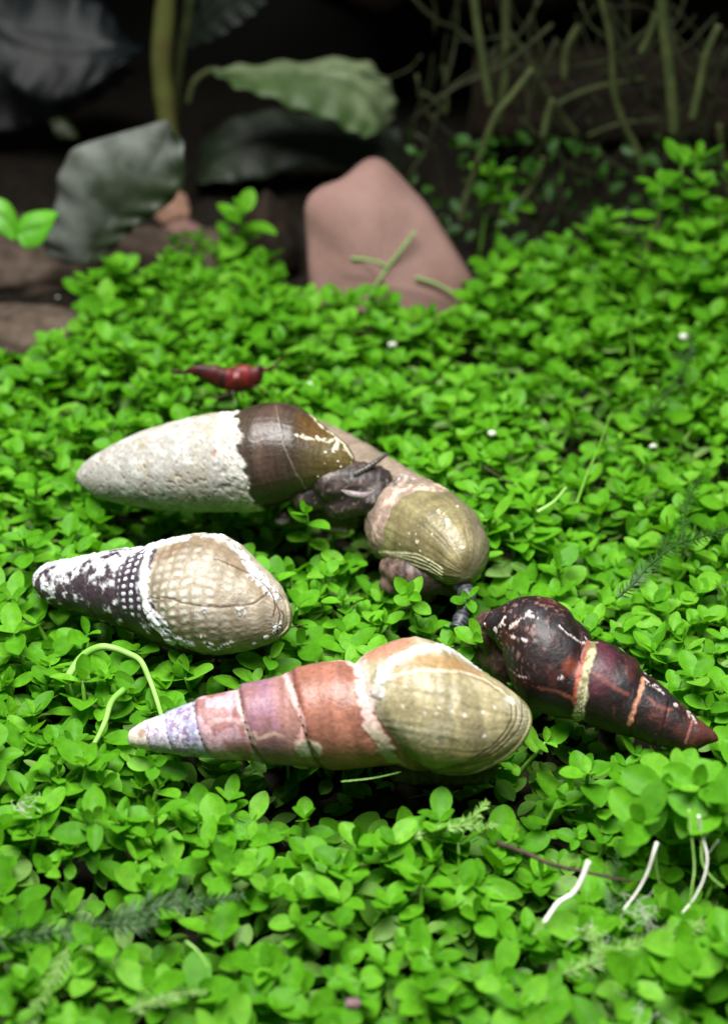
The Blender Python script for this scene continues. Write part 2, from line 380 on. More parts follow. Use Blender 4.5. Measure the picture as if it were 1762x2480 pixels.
# --- front snail: rose and tan, stepped spire
c3 = lambda *p: crop(270, 1500, 0.6527, p)
def c3p(x, y): return (270 + x * 0.6527, 1500 + y * 0.6527)
front = Shell((310, 1789), 0.55, (1286, 1742), 1.15,
    c3((70, 412), (130, 375), (190, 352), (310, 303), (330, 290), (460, 262), (480, 245), (630, 208), (660, 190), (840, 145), (900, 150), (940, 128), (1000, 98), (1060, 75), (1130, 65), (1230, 92), (1350, 180), (1480, 262), (1520, 298), (1546, 338)),
    c3((75, 468), (120, 482), (200, 495), (340, 512), (530, 524), (620, 535), (720, 545), (870, 553), (960, 545), (1050, 537), (1120, 558), (1200, 575), (1330, 572), (1400, 548), (1470, 510), (1525, 458), (1550, 410)),
    c3((128, 430), (205, 415), (318, 400), (496, 385), (705, 365), (955, 365)))
def build_front():
    s = front; root = empty('snail', (*front.c[200][:2], 0), 'rose and tan ridged spire snail with swollen olive-tan last whorl and lilac tip', 'snail')
    n1 = fbm(s.loc, 3, 11); n2 = fbm(s.loc, 9, 12); n3 = fbm(s.loc, 22, 13)
    pal = {-2: L(235, 225, 205), -1: L(232, 222, 205), 0: L(200, 190, 206), 1: L(178, 176, 214), 2: L(205, 165, 175), 3: L(150, 108, 112), 4: L(160, 106, 88), 5: L(165, 154, 118), 6: L(165, 154, 118)}
    C = np.zeros(s.P0.shape)
    for k, v in pal.items(): C[s.w == k] = v
    C = C * (0.8 + 0.4 * n1)[..., None]
    w3 = (s.w == 3); C = mix(C, L(158, 116, 136), w3 * sstep(0.5, 0.62, n1) * 0.7); C = mix(C, L(175, 130, 110), w3 * sstep(0.5, 0.7, s.u) * 0.5)
    w4 = (s.w == 4); C = mix(C, L(196, 132, 108), w4 * sstep(0.35, 0.6, s.u) * sstep(0.45, 0.65, n1) * 0.6); C = mix(C, L(150, 92, 80), w4 * (1 - sstep(0.02, 0.2, s.u)) * 0.6)
    C = mix(C, L(150, 100, 92), (s.w == 2) * sstep(0.5, 0.6, fbm(s.loc, 4, 31)) * 0.8)
    lil = (s.w >= 0) & (s.w <= 1)
    C = mix(C, L(150, 120, 150), lil * sstep(0.5, 0.6, n2) * 0.8); C = mix(C, L(235, 232, 240), lil * sstep(0.56, 0.62, n3) * 0.8)
    C = mix(C, L(150, 100, 85), s.blob(*c3p(110, 420), 12, 0.4, 0.3) * 0.7)
    body = (s.w >= 5)
    # growth ridges run along the whorl; fine spiral cords cross them
    rid = 3.2 * s.streak(11, 2.5, 3); cord = np.cos(s.T * 190 + 5 * (n1 - 0.5))
    C = np.where(body[..., None], C * (1 + 0.16 * rid + 0.035 * cord)[..., None], C * (1 + 0.05 * np.cos(s.T * 260))[..., None])
    C = mix(C, L(196, 188, 160), body * sstep(0.5, 0.62, fbm(s.loc * np.array([1, 1, 1]), 2.2, 41)) * 0.55)
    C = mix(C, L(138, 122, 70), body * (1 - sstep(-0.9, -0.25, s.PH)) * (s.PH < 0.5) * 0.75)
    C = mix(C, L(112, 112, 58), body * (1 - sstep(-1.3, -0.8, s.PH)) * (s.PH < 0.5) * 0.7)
    C = C * (1 + .75 * s.bands(55, 4))[..., None]
    C = mix(C, L(205, 200, 180), body * sstep(.06, .16, s.bands(16, 9)) * sstep(-.7, 0, s.PH) * .55)
    C = mix(C, L(120, 96, 62), body * s.line(c3((985, 290), (1010, 235), (1080, 205), (1200, 196), (1340, 212), (1430, 262)), 3, .5, .4) * .7)
    hump = s.blob(*c3p(1020, 100), 62, 0.25, 0.25, 5) ; C = mix(C, L(186, 136, 112) * (0.8 + 0.4 * n2)[..., None], hump)
    C = mix(C, L(165, 128, 82), s.line(c3((1060, 195), (1130, 165), (1250, 160), (1350, 195)), 24, 0.5, 0.3) * 0.8)
    wb = s.line(c3((985, 265), (1005, 205), (1060, 150), (1130, 118), (1210, 105), (1290, 130), (1345, 175)), 16, 0.25, 1.1, 6, 9) * (.45 + .55 * sstep(.35, .55, n3)); C = mix(C, L(226, 222, 226) * (0.85 + 0.3 * n3)[..., None], wb)
    sc = s.line(c3((845, 135), (905, 155), (930, 200), (935, 250), (950, 320), (950, 370), (975, 420), (1010, 475), (1045, 535)), 17, 0.25, 1.3, 7, 9)
    C = mix(C, L(222, 190, 182) * (0.75 + 0.5 * n3)[..., None], sc); C = mix(C, L(190, 180, 150), sc * sstep(0.4, 0.9, -s.PH + 0.3) * 0.8)
    s2 = s.line(c3((640, 205), (665, 250), (680, 300), (700, 350), (712, 400), (700, 440), (690, 460)), 6, 0.3, 0.6, 8, 12); C = mix(C, L(228, 178, 172), s2)
    pt = s.blob(*c3p(725, 480), 30, 0.15, 0.6, 9); C = mix(C, L(178, 176, 148) * (0.8 + 0.4 * n3)[..., None], pt)
    s3 = s.line(c3((465, 265), (475, 320), (495, 380), (510, 430), (530, 465)), 5, 0.3, 0.8, 18, 12); C = mix(C, L(225, 190, 185), s3)
    C = mix(C, L(215, 180, 160), s.line(c3((530, 420), (545, 440), (600, 425), (640, 435)), 4, 0.4, 0.5) * 0.8)
    rdge = s.line(c3((350, 420), (370, 385), (430, 375), (480, 385)), 6, 0.3, 0.9, 19); C = mix(C, L(214, 180, 180), rdge * .6)
    C = mix(C, L(120, 72, 62), s.line(c3((660, 300), (700, 380), (735, 460), (790, 520)), 3.5, 0.4, 0.4) * 0.8)
    gl = 0
    for d in (0, 22, 40): gl = np.maximum(gl, s.line(c3((1520 - d, 300), (1515 - d, 390), (1440 - d, 480), (1330 - d, 540), (1180 - d, 565)), 2.2, 0.5, 0.3, 3))
    C = mix(C, L(70, 62, 32), gl * 0.9)
    C = mix(C, L(225, 218, 190), s.line(c3((1010, 225), (1100, 195), (1220, 190), (1340, 205), (1440, 260), (1490, 310)), 4, 0.5, 0.5) * 0.7)
    for x, y in ((1080, 320), (1160, 345), (1210, 330), (1260, 340), (1310, 355), (1375, 345), (1420, 325), (1110, 400), (1205, 455), (1380, 430), (1205, 935 - 590)):
        C = mix(C, L(245, 242, 225), s.blob(*c3p(x, y), 3.4, 0.5, 1.2, int(x), 14) * 0.85)
    C = mix(C, L(236, 232, 214), s.blob(*c3p(1480, 300), 14, 0.4, 0.8, 5) * 0.85)
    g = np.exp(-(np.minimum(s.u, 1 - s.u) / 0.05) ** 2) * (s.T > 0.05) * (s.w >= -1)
    disp = s.r[:, None] * (-0.055 * g * sstep(0.01, 0.1, s.T) + 0.05 * (1 - s.u) ** 3 * (~body)) + 0.035 * wb - 0.05 * s.line(c3((845, 135), (905, 155), (930, 200), (935, 250), (950, 320), (950, 370), (975, 420), (1010, 475), (1045, 535)), 26, 0.7, 0.2) + 0.015 * sc + 0.006 * rdge + 0.02 * pt + 0.012 * (n2 - 0.5) - 0.012 * gl
    disp = disp + body * (0.010 * rid + 0.003 * cord)
    rough = 0.33 + 0.45 * np.clip(wb + sc + s2 + lil * 0.4, 0, 1) + 0.1 * n2
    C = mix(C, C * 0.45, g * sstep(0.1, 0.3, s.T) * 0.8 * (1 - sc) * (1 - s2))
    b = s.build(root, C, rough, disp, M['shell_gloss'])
    s.strip('lip', c3((1490, 275), (1540, 330), (1546, 400), (1475, 497), (1335, 566), (1230, 572)), 0.045, 0.03, M['shell_gloss'], b, L(132, 130, 80))
    return root
snail_front = build_front()

# --- beaded snail: chalk-white and dark beads
c2 = lambda *p: crop(50, 1260, 0.431, p)
def c2p(x, y): return (50 + x * 0.431, 1260 + y * 0.431)
bead = Shell((82, 1408), 0.6, (703, 1492), 1.1,
    c2((90, 300), (160, 243), (320, 212), (500, 172), (640, 155), (700, 150), (760, 130), (880, 97), (1020, 73), (1140, 85), (1220, 130), (1330, 240), (1440, 350), (1490, 440)),
    c2((100, 405), (190, 485), (340, 525), (520, 585), (680, 645), (800, 705), (960, 752), (1080, 760), (1230, 740), (1400, 690), (1490, 630)),
    c2((230, 380), (365, 400), (520, 400), (705, 430)))
def build_bead():
    s = bead; root = empty('snail', (*bead.c[180][:2], 0), 'beaded tan snail with chalk-white crusted spire and dark beaded band', 'snail')
    n1 = fbm(s.loc, 3, 21); n2 = fbm(s.loc, 8, 22); n3 = fbm(s.loc, 20, 23)
    body = s.w >= s.K - 1
    # beads: spiral rows times axial ribs, biggest by the suture
    row = 0.5 + 0.5 * np.cos((s.PH - 1.1 * s.T) * 40 + 2.5 * (n1 - .5)); ucol = np.interp(s.T[:, 0], [0, .4, .62, 1], [0, 9, 15.5, 24])[:, None]
    cl = 0.5 + 0.5 * np.cos((ucol + 0.22 * s.PH) * 2 * np.pi + 4.0 * (n1 - .5))
    bd = (row * cl) ** 0.75
    fade = body * (1 - 0.75 * sstep(0.62, 0.88, s.T))
    C = np.zeros(s.P0.shape) + L(158, 146, 126); C = C * (0.7 + 0.6 * n1)[..., None]
    C = mix(C, L(206, 198, 180), body * sstep(0.45, 0.65, fbm(s.loc, 1.6, 25)) * 0.55)
    C = mix(C, L(236, 230, 216), fade * sstep(0.3, 0.8, bd) * (0.25 + 0.6 * sstep(.4, .6, n1)))
    C = mix(C, L(130, 112, 86), fade * (1 - sstep(0.02, 0.25, bd)) * 0.45)
    C = mix(C, L(128, 106, 80), s.line(c2((800, 190), (900, 140), (1010, 110), (1130, 170), (1260, 270), (1370, 390)), 26, 0.5, 0.5, 31) * 0.75)
    C = mix(C, L(150, 138, 112), body * (1 - sstep(-0.75, -0.3, s.PH)) * (s.PH < 1) * 0.5)
    # chalky spire
    sp = ~body
    ch = sstep(0.44, 0.56, 0.6 * n2 + 0.4 * n1 + 0.10 * np.sin(s.PH) + 0.10 * (1 - sstep(0.0, 0.25, s.T)) - 0.04)
    spc = mix(np.zeros(s.P0.shape) + L(70, 58, 66) * (0.6 + 0.8 * n3)[..., None], L(222, 222, 226), ch)
    C = np.where(sp[..., None], spc, C)
    band = sp * sstep(0.705, 0.73, s.T + 0.0) * 0
    db = s.line(c2((690, 195), (640, 230), (610, 320), (600, 400), (620, 470)), 33, 0.2, 0.35, 32)
    C = mix(C, L(62, 52, 62), db * 0.95); C = mix(C, L(225, 225, 232), db * sstep(0.42, 0.6, bd)); db2 = db * sp
    sut = s.line(c2((730, 150), (700, 230), (690, 320), (690, 400), (700, 480), (740, 570), (800, 640), (850, 690)), 10, 0.3, 0.9, 33, 10)
    C = mix(C, L(238, 236, 234), sut)
    crust = s.line(c2((720, 160), (830, 120), (920, 110)), 13, 0.2, 0.9, 34, 9)
    crust = np.maximum(crust, s.line(c2((1040, 95), (1130, 100), (1210, 150), (1290, 260), (1350, 350), (1430, 410)), 17, 0.2, 1.0, 35, 9))
    crust = np.maximum(crust, s.line(c2((710, 500), (790, 580), (850, 660), (940, 690)), 13, 0.2, 1.2, 36, 9))
    crust = np.maximum(crust, s.line(c2((1050, 690), (1100, 720), (1190, 690)), 9, 0.2, 1.0, 37, 9))
    for x, y, r in ((1450, 590, 14), (1440, 620, 8), (985, 535, 5), (1025, 655, 6), (1385, 655, 6), (1310, 690, 6), (820, 660, 14), (1340, 320, 22), (1240, 510, 14), (1030, 500, 12)):
        crust = np.maximum(crust, s.blob(*c2p(x, y), r, 0.3, 0.8, int(x)) * (0.6 if r == 12 or y == 510 else 1))
    crust = crust * sstep(0.42, 0.54, n3 + .04)
    C = C * (1 + .5 * s.bands(45, 6) * body)[..., None]
    C = mix(C, L(228, 230, 234), crust)
    gl = s.line(c2((710, 440), (830, 435), (960, 475), (1150, 485), (1300, 470), (1390, 410)), 2.6, 0.5, 0.3)
    gl = np.maximum(gl, s.line(c2((1420, 540), (1430, 470), (1400, 400), (1300, 310), (1180, 250), (1090, 215)), 2.4, 0.5, 0.3))
    for x in (0, 40): gl = np.maximum(gl, s.line(c2((1440 + x * .6, 470 + x), (1455 + x * .6, 540), (1440 + x * .6, 640)), 2.2, 0.5, 0.4))
    C = mix(C, L(92, 72, 52), gl * 0.85)
    g = np.exp(-(np.minimum(s.u, 1 - s.u) / 0.05) ** 2)
    disp = -0.035 * s.r[:, None] * g + 0.02 * bd * (fade + db2 * 0.9) + 0.03 * crust + 0.05 * ch * sp * (n3 - 0.3) + 0.02 * (n2 - .5) - 0.012 * gl + 0.02 * sut
    rough = 0.42 + 0.45 * np.clip(crust + sp * ch + sut, 0, 1)
    b = s.build(root, C, rough, disp, M['shell_chalk'])
    s.strip('lip', c2((1400, 380), (1480, 440), (1503, 520), (1498, 600), (1440, 660)), 0.04, 0.03, M['shell_chalk'], b, L(172, 158, 130))
    return root
snail_bead = build_bead()

# --- dark maroon snail
c4 = lambda *p: crop(1100, 1400, 0.4076, p)
def c4p(x, y): return (1100 + x * 0.4076, 1400 + y * 0.4076)
dark = Shell((1738, 1793), 0.5, (1166, 1525), 1.25,
    c4((1540, 910), (1440, 830), (1300, 700), (1180, 590), (1122, 560), (1112, 530), (1085, 495), (960, 405), (870, 366), (822, 372), (802, 325), (700, 210), (580, 128), (480, 107), (380, 117), (280, 167), (200, 215), (170, 250)),
    c4((1545, 975), (1500, 990), (1400, 1030), (1200, 992), (1040, 945), (900, 905), (820, 880), (700, 838), (600, 825), (500, 790), (430, 745), (360, 665), (318, 560), (290, 450), (240, 370), (180, 320)),
    c4((1385, 925), (1250, 835), (1075, 745), (762, 620)), hand=-1)
def build_dark():
    s = dark; root = empty('snail', (*dark.c[180][:2], 0), 'glossy dark maroon spire snail with cream suture band and white chips', 'snail')
    n1 = fbm(s.loc, 3, 51); n2 = fbm(s.loc, 8, 52); n3 = fbm(s.loc, 22, 53)
    C = np.zeros(s.P0.shape) + L(33, 20, 22); C = C * (0.5 + 1.0 * n1)[..., None]
    C = mix(C, L(84, 36, 32), sstep(0.55, 0.68, fbm(s.loc, 2.2, 54)) * 0.5)
    C = mix(C, L(34, 36, 44), sstep(0.54, 0.66, fbm(s.loc, 2.6, 55)) * 0.7)
    C = mix(C, L(92, 42, 56), s.line(c4((870, 400), (900, 480), (880, 580), (850, 650)), 26, 0.6, 0.5) * 0.7)
    C = mix(C, L(92, 48, 44), (1 - sstep(0.06, 0.2, s.T + 0.1 * (n2 - .5))) * 0.9)
    C = mix(C, L(128, 62, 42), s.blob(*c4p(700, 530), 22, 0.5, 0.5) * 0.7)
    crk = sstep(0.012, 0.0, abs(fbm(s.loc, 2.4, 56) - 0.5)); C = mix(C, L(120, 72, 62), crk * 0.45)
    wear = sstep(0.6, 0.7, fbm(s.loc, 12, 57)) * sstep(0.62, 0.8, s.T); C = mix(C, L(140, 105, 95), wear * 0.6)
    band = s.line(c4((812, 390), (800, 450), (780, 540), (762, 620), (755, 700), (745, 780), (735, 835)), 12, 0.3, 1.0, 58, 9)
    C = mix(C, L(196, 190, 150) * (0.5 + 1.0 * n3)[..., None], band); C = mix(C, L(120, 112, 60), band * sstep(0.5, 0.6, n2) * 0.8)
    C = mix(C, L(170, 80, 60), s.line(c4((790, 380), (765, 470), (740, 560), (725, 640), (715, 740)), 6, 0.5, 0.5) * 0.8)
    b2 = s.line(c4((1120, 590), (1110, 650), (1090, 710), (1060, 790), (1040, 870)), 5, 0.4, 0.6, 59, 9); C = mix(C, L(205, 140, 110), b2)
    b3 = s.line(c4((1410, 850), (1390, 920), (1370, 980)), 3, 0.5, 0.6, 60); C = mix(C, L(150, 95, 85), b3)
    ch = 0
    for x, y, r in ((770, 378, 9), (785, 365, 7), (445, 205, 9), (430, 215, 6), (340, 285, 8), (365, 265, 6), (285, 260, 8), (265, 285, 6), (240, 310, 7), (625, 590, 7), (1410, 830, 13), (1425, 850, 8), (1390, 800, 7), (1315, 755, 6), (185, 275, 8), (1135, 570, 6), (300, 235, 6)):
        ch = np.maximum(ch, s.blob(*c4p(x, y), r * .8, 0.3, 1.4, int(x), 14))
    for pl, w in (((1130, 605), (1160, 630), (1200, 650), (1240, 690)), 7), (((325, 300), (360, 285), (385, 250), (440, 225), (490, 240)), 3.5), (((615, 280), (650, 320), (700, 355), (760, 375)), 3), (((335, 345), (370, 360), (430, 370)), 3), (((330, 540), (380, 580), (430, 590)), 2.5):
        ch = np.maximum(ch, s.line(c4(*pl), w * .75, 0.35, 1.5, int(w * 7) + pl[0][0], 14))
    ch = ch * sstep(.42, .56, n3 + .04); C = C * (1 + .9 * s.bands(30, 3))[..., None]
    C = mix(C, L(214, 198, 192), ch)
    for pl in (((820, 560), (900, 610), (980, 670), (1030, 690)), ((1150, 710), (1190, 750), (1240, 775), (1290, 780)), ((500, 650), (600, 670), (720, 720))):
        C = mix(C, L(132, 72, 58), s.line(c4(*pl), 4, 0.6, 0.6) * 0.7)
    g = np.exp(-(np.minimum(s.u, 1 - s.u) / 0.04) ** 2) * (s.T > 0.08)
    disp = s.r[:, None] * (-0.06 * g * sstep(0.08, 0.4, s.T) + 0.06 * (1 - s.u) ** 3 * (s.w >= 1) * 0.6) + 0.025 * (n1 - 0.5) + 0.012 * (n2 - .5) + 0.01 * ch + 0.02 * band * n3 + 0.01 * wear
    rough = 0.42 + 0.45 * np.clip(ch + band + b2, 0, 1) + 0.15 * n2
    s.build(root, C, rough, disp, M['shell_gloss'])
    return root
snail_dark = build_dark()

# --- white-spired snail with dark last whorl, riding up on the olive one
c1 = lambda *p: crop(150, 930, 0.6466, p)
def c1p(x, y): return (150 + x * 0.6466, 930 + y * 0.6466)
white = Shell((188, 1156), 0.75, (860, 1128), 1.75,
    c1((75, 315), (160, 252), (300, 182), (450, 137), (560, 114), (655, 108), (700, 88), (760, 71), (830, 69), (900, 93), (940, 127), (1000, 177), (1060, 222), (1088, 265)),
    c1((80, 385), (150, 427), (300, 460), (450, 472), (560, 476), (700, 476), (780, 462), (900, 420), (1000, 388), (1080, 345)),
    c1((700, 290)))
def build_white():
    s = white; root = empty('snail', (*white.c[180][:2], 0), 'snail with smooth chalk-white worn spire and dark brown last whorl', 'snail')
    n1 = fbm(s.loc, 2.5, 61); n2 = fbm(s.loc, 7, 62); n3 = fbm(s.loc, 20, 63)
    edge = np.array(c1((640, 60), (652, 110), (652, 160), (675, 200), (660, 260), (690, 310), (706, 370), (712, 430), (760, 470)))
    q = edge - s.A; et, eo = q @ s.ax / s.L, q @ s.nrm
    off = s.oi
    te = np.interp(off.ravel(), eo[::-1], et[::-1]).reshape(off.shape)
    d = s.ti - te + 0.028 * (fbm(s.loc, 6, 64) - 0.5) * 2
    body = sstep(-0.004, 0.004, d)
    Cw = np.zeros(s.P0.shape) + L(176, 173, 165); Cw = Cw * (0.78 + 0.44 * n2)[..., None]
    Cw = mix(Cw, L(172, 160, 138), sstep(0.52, 0.66, n1) * 0.6); Cw = mix(Cw, L(206, 206, 200), sstep(0.52, 0.66, n2) * 0.7)
    pit = sstep(0.63, 0.68, fbm(s.loc, 13, 65)); Cw = mix(Cw, L(138, 126, 108), pit * 0.4)
    crk = sstep(0.02, 0.0, abs(fbm(s.loc, 5, 66) - 0.5)) * sstep(0.2, -0.4, np.sin(s.PH)); Cw = mix(Cw, L(140, 130, 114), crk * 0.4)
    Cw = mix(Cw, L(150, 140, 110), s.blob(*c1p(300, 235), 10, 0.5, 0.5) * 0.8); Cw = mix(Cw, L(150, 110, 90), s.blob(*c1p(570, 258), 7, 0.4, 0.4) * 0.7)
    rim = sstep(-0.10, -0.02, d) * (1 - body); Cw = mix(Cw, L(226, 222, 212), rim * sstep(0.42, 0.56, n3))
    Cb = np.zeros(s.P0.shape) + L(62, 52, 42)
    Cb = mix(Cb, L(86, 66, 58), np.exp(-((s.T - 0.74) / 0.04) ** 2) * 0.7); Cb = mix(Cb, L(104, 92, 48), sstep(0.80, 0.92, s.T) * 0.75)
    Cb = mix(Cb, L(92, 66, 36), s.blob(*c1p(930, 160), 42, 0.6, 0.5) * 0.8)
    Cb = Cb * (0.62 + 0.76 * n1)[..., None] * (1 + 0.55 * s.streak(14, 3, 5) + 0.07 * np.cos(s.T * 330 + 4 * n1))[..., None]
    gl = s.line(c1((800, 80), (815, 150), (830, 230), (870, 320), (915, 395)), 1.4, 0.6, 1.0); Cb = mix(Cb, L(140, 126, 108), gl * 0.6)
    Cb = mix(Cb, L(190, 178, 165), s.line(c1((700, 200), (720, 215), (815, 190)), 1.2, 0.6, 1.4) * 0.3)
    ch = s.line(c1((885, 195), (930, 205), (960, 205), (1000, 215), (1035, 210), (1020, 250)), 4.5, 0.35, 1.5, 67, 12)
    ch = np.maximum(ch, s.line(c1((930, 110), (970, 160), (1020, 195), (1060, 235), (1085, 270)), 5.5, 0.35, 1.5, 68, 12))
    ch = ch * sstep(.38, .52, n3 + .05)
    for x, y, r in ((985, 255, 5), (1060, 250, 6), (985, 300, 3), (1035, 290, 4), (960, 345, 3), (1045, 310, 4)): ch = np.maximum(ch, s.blob(*c1p(x, y), r * .7, 0.4, 1.4, x, 14))
    Cb = Cb * (1 + 1.0 * s.bands(38, 5))[..., None]; Cb = mix(Cb, L(222, 212, 188), ch)
    C = Cw * (1 - body)[..., None] + Cb * body[..., None]
    disp = (1 - body) * (0.025 * (n2 - .5) - 0.018 * pit - 0.012 * crk + 0.025 + 0.04 * rim * (n3 - 0.2)) + body * (0.012 * s.streak(14, 3, 5) + 0.01 * gl + 0.025 * ch)
    rough = (1 - body) * 0.85 + body * (0.34 + 0.4 * ch)
    b = s.build(root, C, rough, disp, M['shell_gloss'], split=body)
    s.strip('lip', c1((1085, 285), (1070, 340), (1000, 383), (930, 408), (850, 432)), 0.04, 0.03, M['shell_gloss'], b, L(92, 92, 48))
    return root
snail_white = build_white()

# --- olive snail, its spire running away under the white one
olive = Shell((735, 1012), 0.25, (1124, 1394), 0.95,
    [(775, 1021), (861, 1061), (926, 1099), (991, 1138), (1040, 1168), (1062, 1180), (1107, 1207), (1150, 1246), (1168, 1292), (1160, 1344), (1138, 1386)],
    [(750, 1050), (800, 1115), (860, 1190), (896, 1256), (903, 1310), (908, 1342), (950, 1366), (984, 1380), (1040, 1396), (1080, 1404), (1110, 1402)],
    [(845, 1118), (930, 1200), (985, 1256)])
def build_olive():
    s = olive; root = empty('snail', (*olive.c[200][:2], 0), 'snail with worn pinkish grey spire and olive streaked last whorl, brown foot below', 'snail')
    n1 = fbm(s.loc, 2.5, 71); n2 = fbm(s.loc, 7, 72); n3 = fbm(s.loc, 20, 73)
    edge = np.array(c1((1480, 400), (1400, 412), (1330, 405), (1270, 425), (1240, 470), (1215, 530), (1190, 620), (1175, 680)))
    q = edge - s.A; et, eo = q @ s.ax / s.L, q @ s.nrm
    off = s.oi
    k = np.argsort(eo); te = np.interp(off.ravel(), eo[k], et[k]).reshape(off.shape)
    d = s.ti - te + 0.02 * (fbm(s.loc, 6, 74) - 0.5) * 2; body = sstep(-0.004, 0.004, d)
    Cw = np.zeros(s.P0.shape) + L(150, 132, 115); Cw = Cw * (0.72 + 0.56 * n2)[..., None]
    Cw = mix(Cw, L(120, 108, 92), sstep(0.52, 0.62, n1) * 0.7); Cw = mix(Cw, L(168, 142, 130), s.line(c1((1230, 420), (1190, 520), (1180, 620)), 26, 0.5, 0.5) * 0.7)
    Cw = mix(Cw, L(70, 64, 72), s.blob(*c1p(1260, 360), 34, 0.3, 0.9, 75) * sstep(0.45, 0.55, n3)); Cw = mix(Cw, L(225, 215, 212), s.blob(*c1p(1290, 350), 22, 0.4, 0.9, 76) * sstep(0.52, 0.6, n3))
    rim = sstep(-0.09, -0.02, d) * (1 - body); Cw = mix(Cw, L(228, 192, 172), rim * sstep(0.45, 0.58, n2))
    Cb = np.zeros(s.P0.shape) + L(128, 119, 84); Cb = Cb * (0.68 + 0.64 * n1)[..., None] * (1 + 0.7 * s.streak(9, 3, 6) + 0.04 * np.cos(s.T * 200 + 4 * n1))[..., None]
    Cb = mix(Cb, L(112, 100, 66), sstep(0.5, 0.62, fbm(s.loc, 3.3, 77)) * 0.6); Cb = mix(Cb, L(172, 164, 112), s.line(c1((1220, 560), (1215, 640), (1300, 690)), 22, 0.6, 0.4) * 0.6)
    Cb = mix(Cb, L(120, 112, 92), sstep(0.6, 1.3, s.PH) * 0.7)
    ch = 0
    for x, y, r in ((1415, 485, 7), (1430, 490, 5), (1445, 530, 8), (1440, 515, 5), (1335, 590, 5), (1345, 625, 4), (1300, 560, 4), (1480, 590, 4), (1330, 565, 4), (1270, 600, 3), (1500, 620, 5), (1380, 660, 4), (1480, 465, 4), (1390, 565, 3), (1240, 640, 3)): ch = np.maximum(ch, s.blob(*c1p(x, y), r * .75, 0.4, 1.4, x, 14))
    Cb = Cb * (1 + .8 * s.bands(34, 7))[..., None]; ch = ch * sstep(.36, .5, n3 + .06); Cb = mix(Cb, L(222, 214, 190), ch)
    rd = 0
    for o in range(4): rd = np.maximum(rd, s.line(c1((1195, 640 - o * 4), (1260, 650 - o * 6), (1320, 672 - o * 12), (1380, 695 - o * 12), (1430, 722 - o * 10)), 2.5, 0.5, 0.5, 80 + o))
    Cb = mix(Cb, L(226, 220, 178), rd * 0.9)
    C = Cw * (1 - body)[..., None] + Cb * body[..., None]
    disp = (1 - body) * (0.06 * (n2 - .5) + 0.03 * rim) + body * (0.03 + 0.03 * s.streak(9, 3, 6) + 0.02 * (n2 - .5) + 0.02 * ch + 0.02 * rd)
    rough = (1 - body) * 0.8 + body * (0.36 + 0.3 * ch)
    b = s.build(root, C, rough, disp, M['shell_gloss'], split=body)
    s.strip('lip', c1((1184, 640), (1230, 672), (1290, 700), (1360, 722), (1430, 736), (1490, 728)), 0.04, 0.03, M['shell_gloss'], b, L(206, 202, 150))
    return root
snail_olive = build_olive()

# ------------------------------------------------------------------ soft bodies
def fleshy(name, caps, parent, colfn, vox=0.045, smooth=6, block=True):
    """one continuous surface from capsules (p, r, q, r2)"""
    bm = bmesh.new()
    for p, r0, q, r1 in caps:
        p, q = np.array(p), np.array(q); n = 7
        for i in range(n):
            u = i / (n - 1); c = p + (q - p) * u; r = r0 + (r1 - r0) * u
            bmesh.ops.create_icosphere(bm, subdivisions=2, radius=r * S, matrix=Matrix.Translation(Vector(c * S)))
            if block and i % 3 == 0: BLOCK.append((c, r))
    me = bpy.data.meshes.new(name); bm.to_mesh(me); bm.free()
    o = bpy.data.objects.new('tmp', me); col.objects.link(o)
    m = o.modifiers.new('r', 'REMESH'); m.mode = 'VOXEL'; m.voxel_size = vox * S; m.use_smooth_shade = True
    sm = o.modifiers.new('s', 'SMOOTH'); sm.iterations = smooth; sm.factor = 0.5
    dg = bpy.context.evaluated_depsgraph_get(); dg.update()
    ev = bpy.data.meshes.new_from_object(o.evaluated_get(dg)); bpy.data.objects.remove(o)
    V = np.zeros(len(ev.vertices) * 3, np.float32); ev.vertices.foreach_get('co', V); V = V.reshape(-1, 3) / S
    NV = np.zeros(len(ev.vertices) * 3, np.float32); ev.vertices.foreach_get('normal', NV); NV = NV.reshape(-1, 3)
    C, rough, dsp = colfn(V, NV)
    V2 = (V + NV * dsp[:, None]) * S; ev.vertices.foreach_set('co', V2.astype(np.float32).ravel()); ev.update()
    a = ev.color_attributes.new('Col', 'FLOAT_COLOR', 'POINT'); a.data.foreach_set('color', np.concatenate([C, rough[:, None]], 1).astype(np.float32).ravel())
    ev.materials.clear(); ev.materials.append(M['flesh']); ev.name = name
    ev.polygons.foreach_set('use_smooth', np.ones(len(ev.polygons), bool))
    return obj(name, ev, parent)
def flesh_col(c0, c1, seed, spots=0.5, spotc=(150, 135, 120), fr=None):
    def f(V, NV):
        n1, n2, n3 = fbm(V, 3, seed), fbm(V, 9, seed + 1), fbm(V, 16, seed + 2)
        C = mix(np.zeros(V.shape) + L(*c0), L(*c1), sstep(0.35, 0.65, n1)); C = C * (0.7 + 0.6 * n2)[:, None]
        C = mix(C, L(*spotc), sstep(0.64, 0.70, n3) * spots)
        if fr is not None: C = fr(V, NV, C)
        return C, 0.38 + 0.2 * n2, 0.03 * (n2 - 0.5) + 0.015 * np.cos(V[:, 0] * 38) * 0.5
    return f
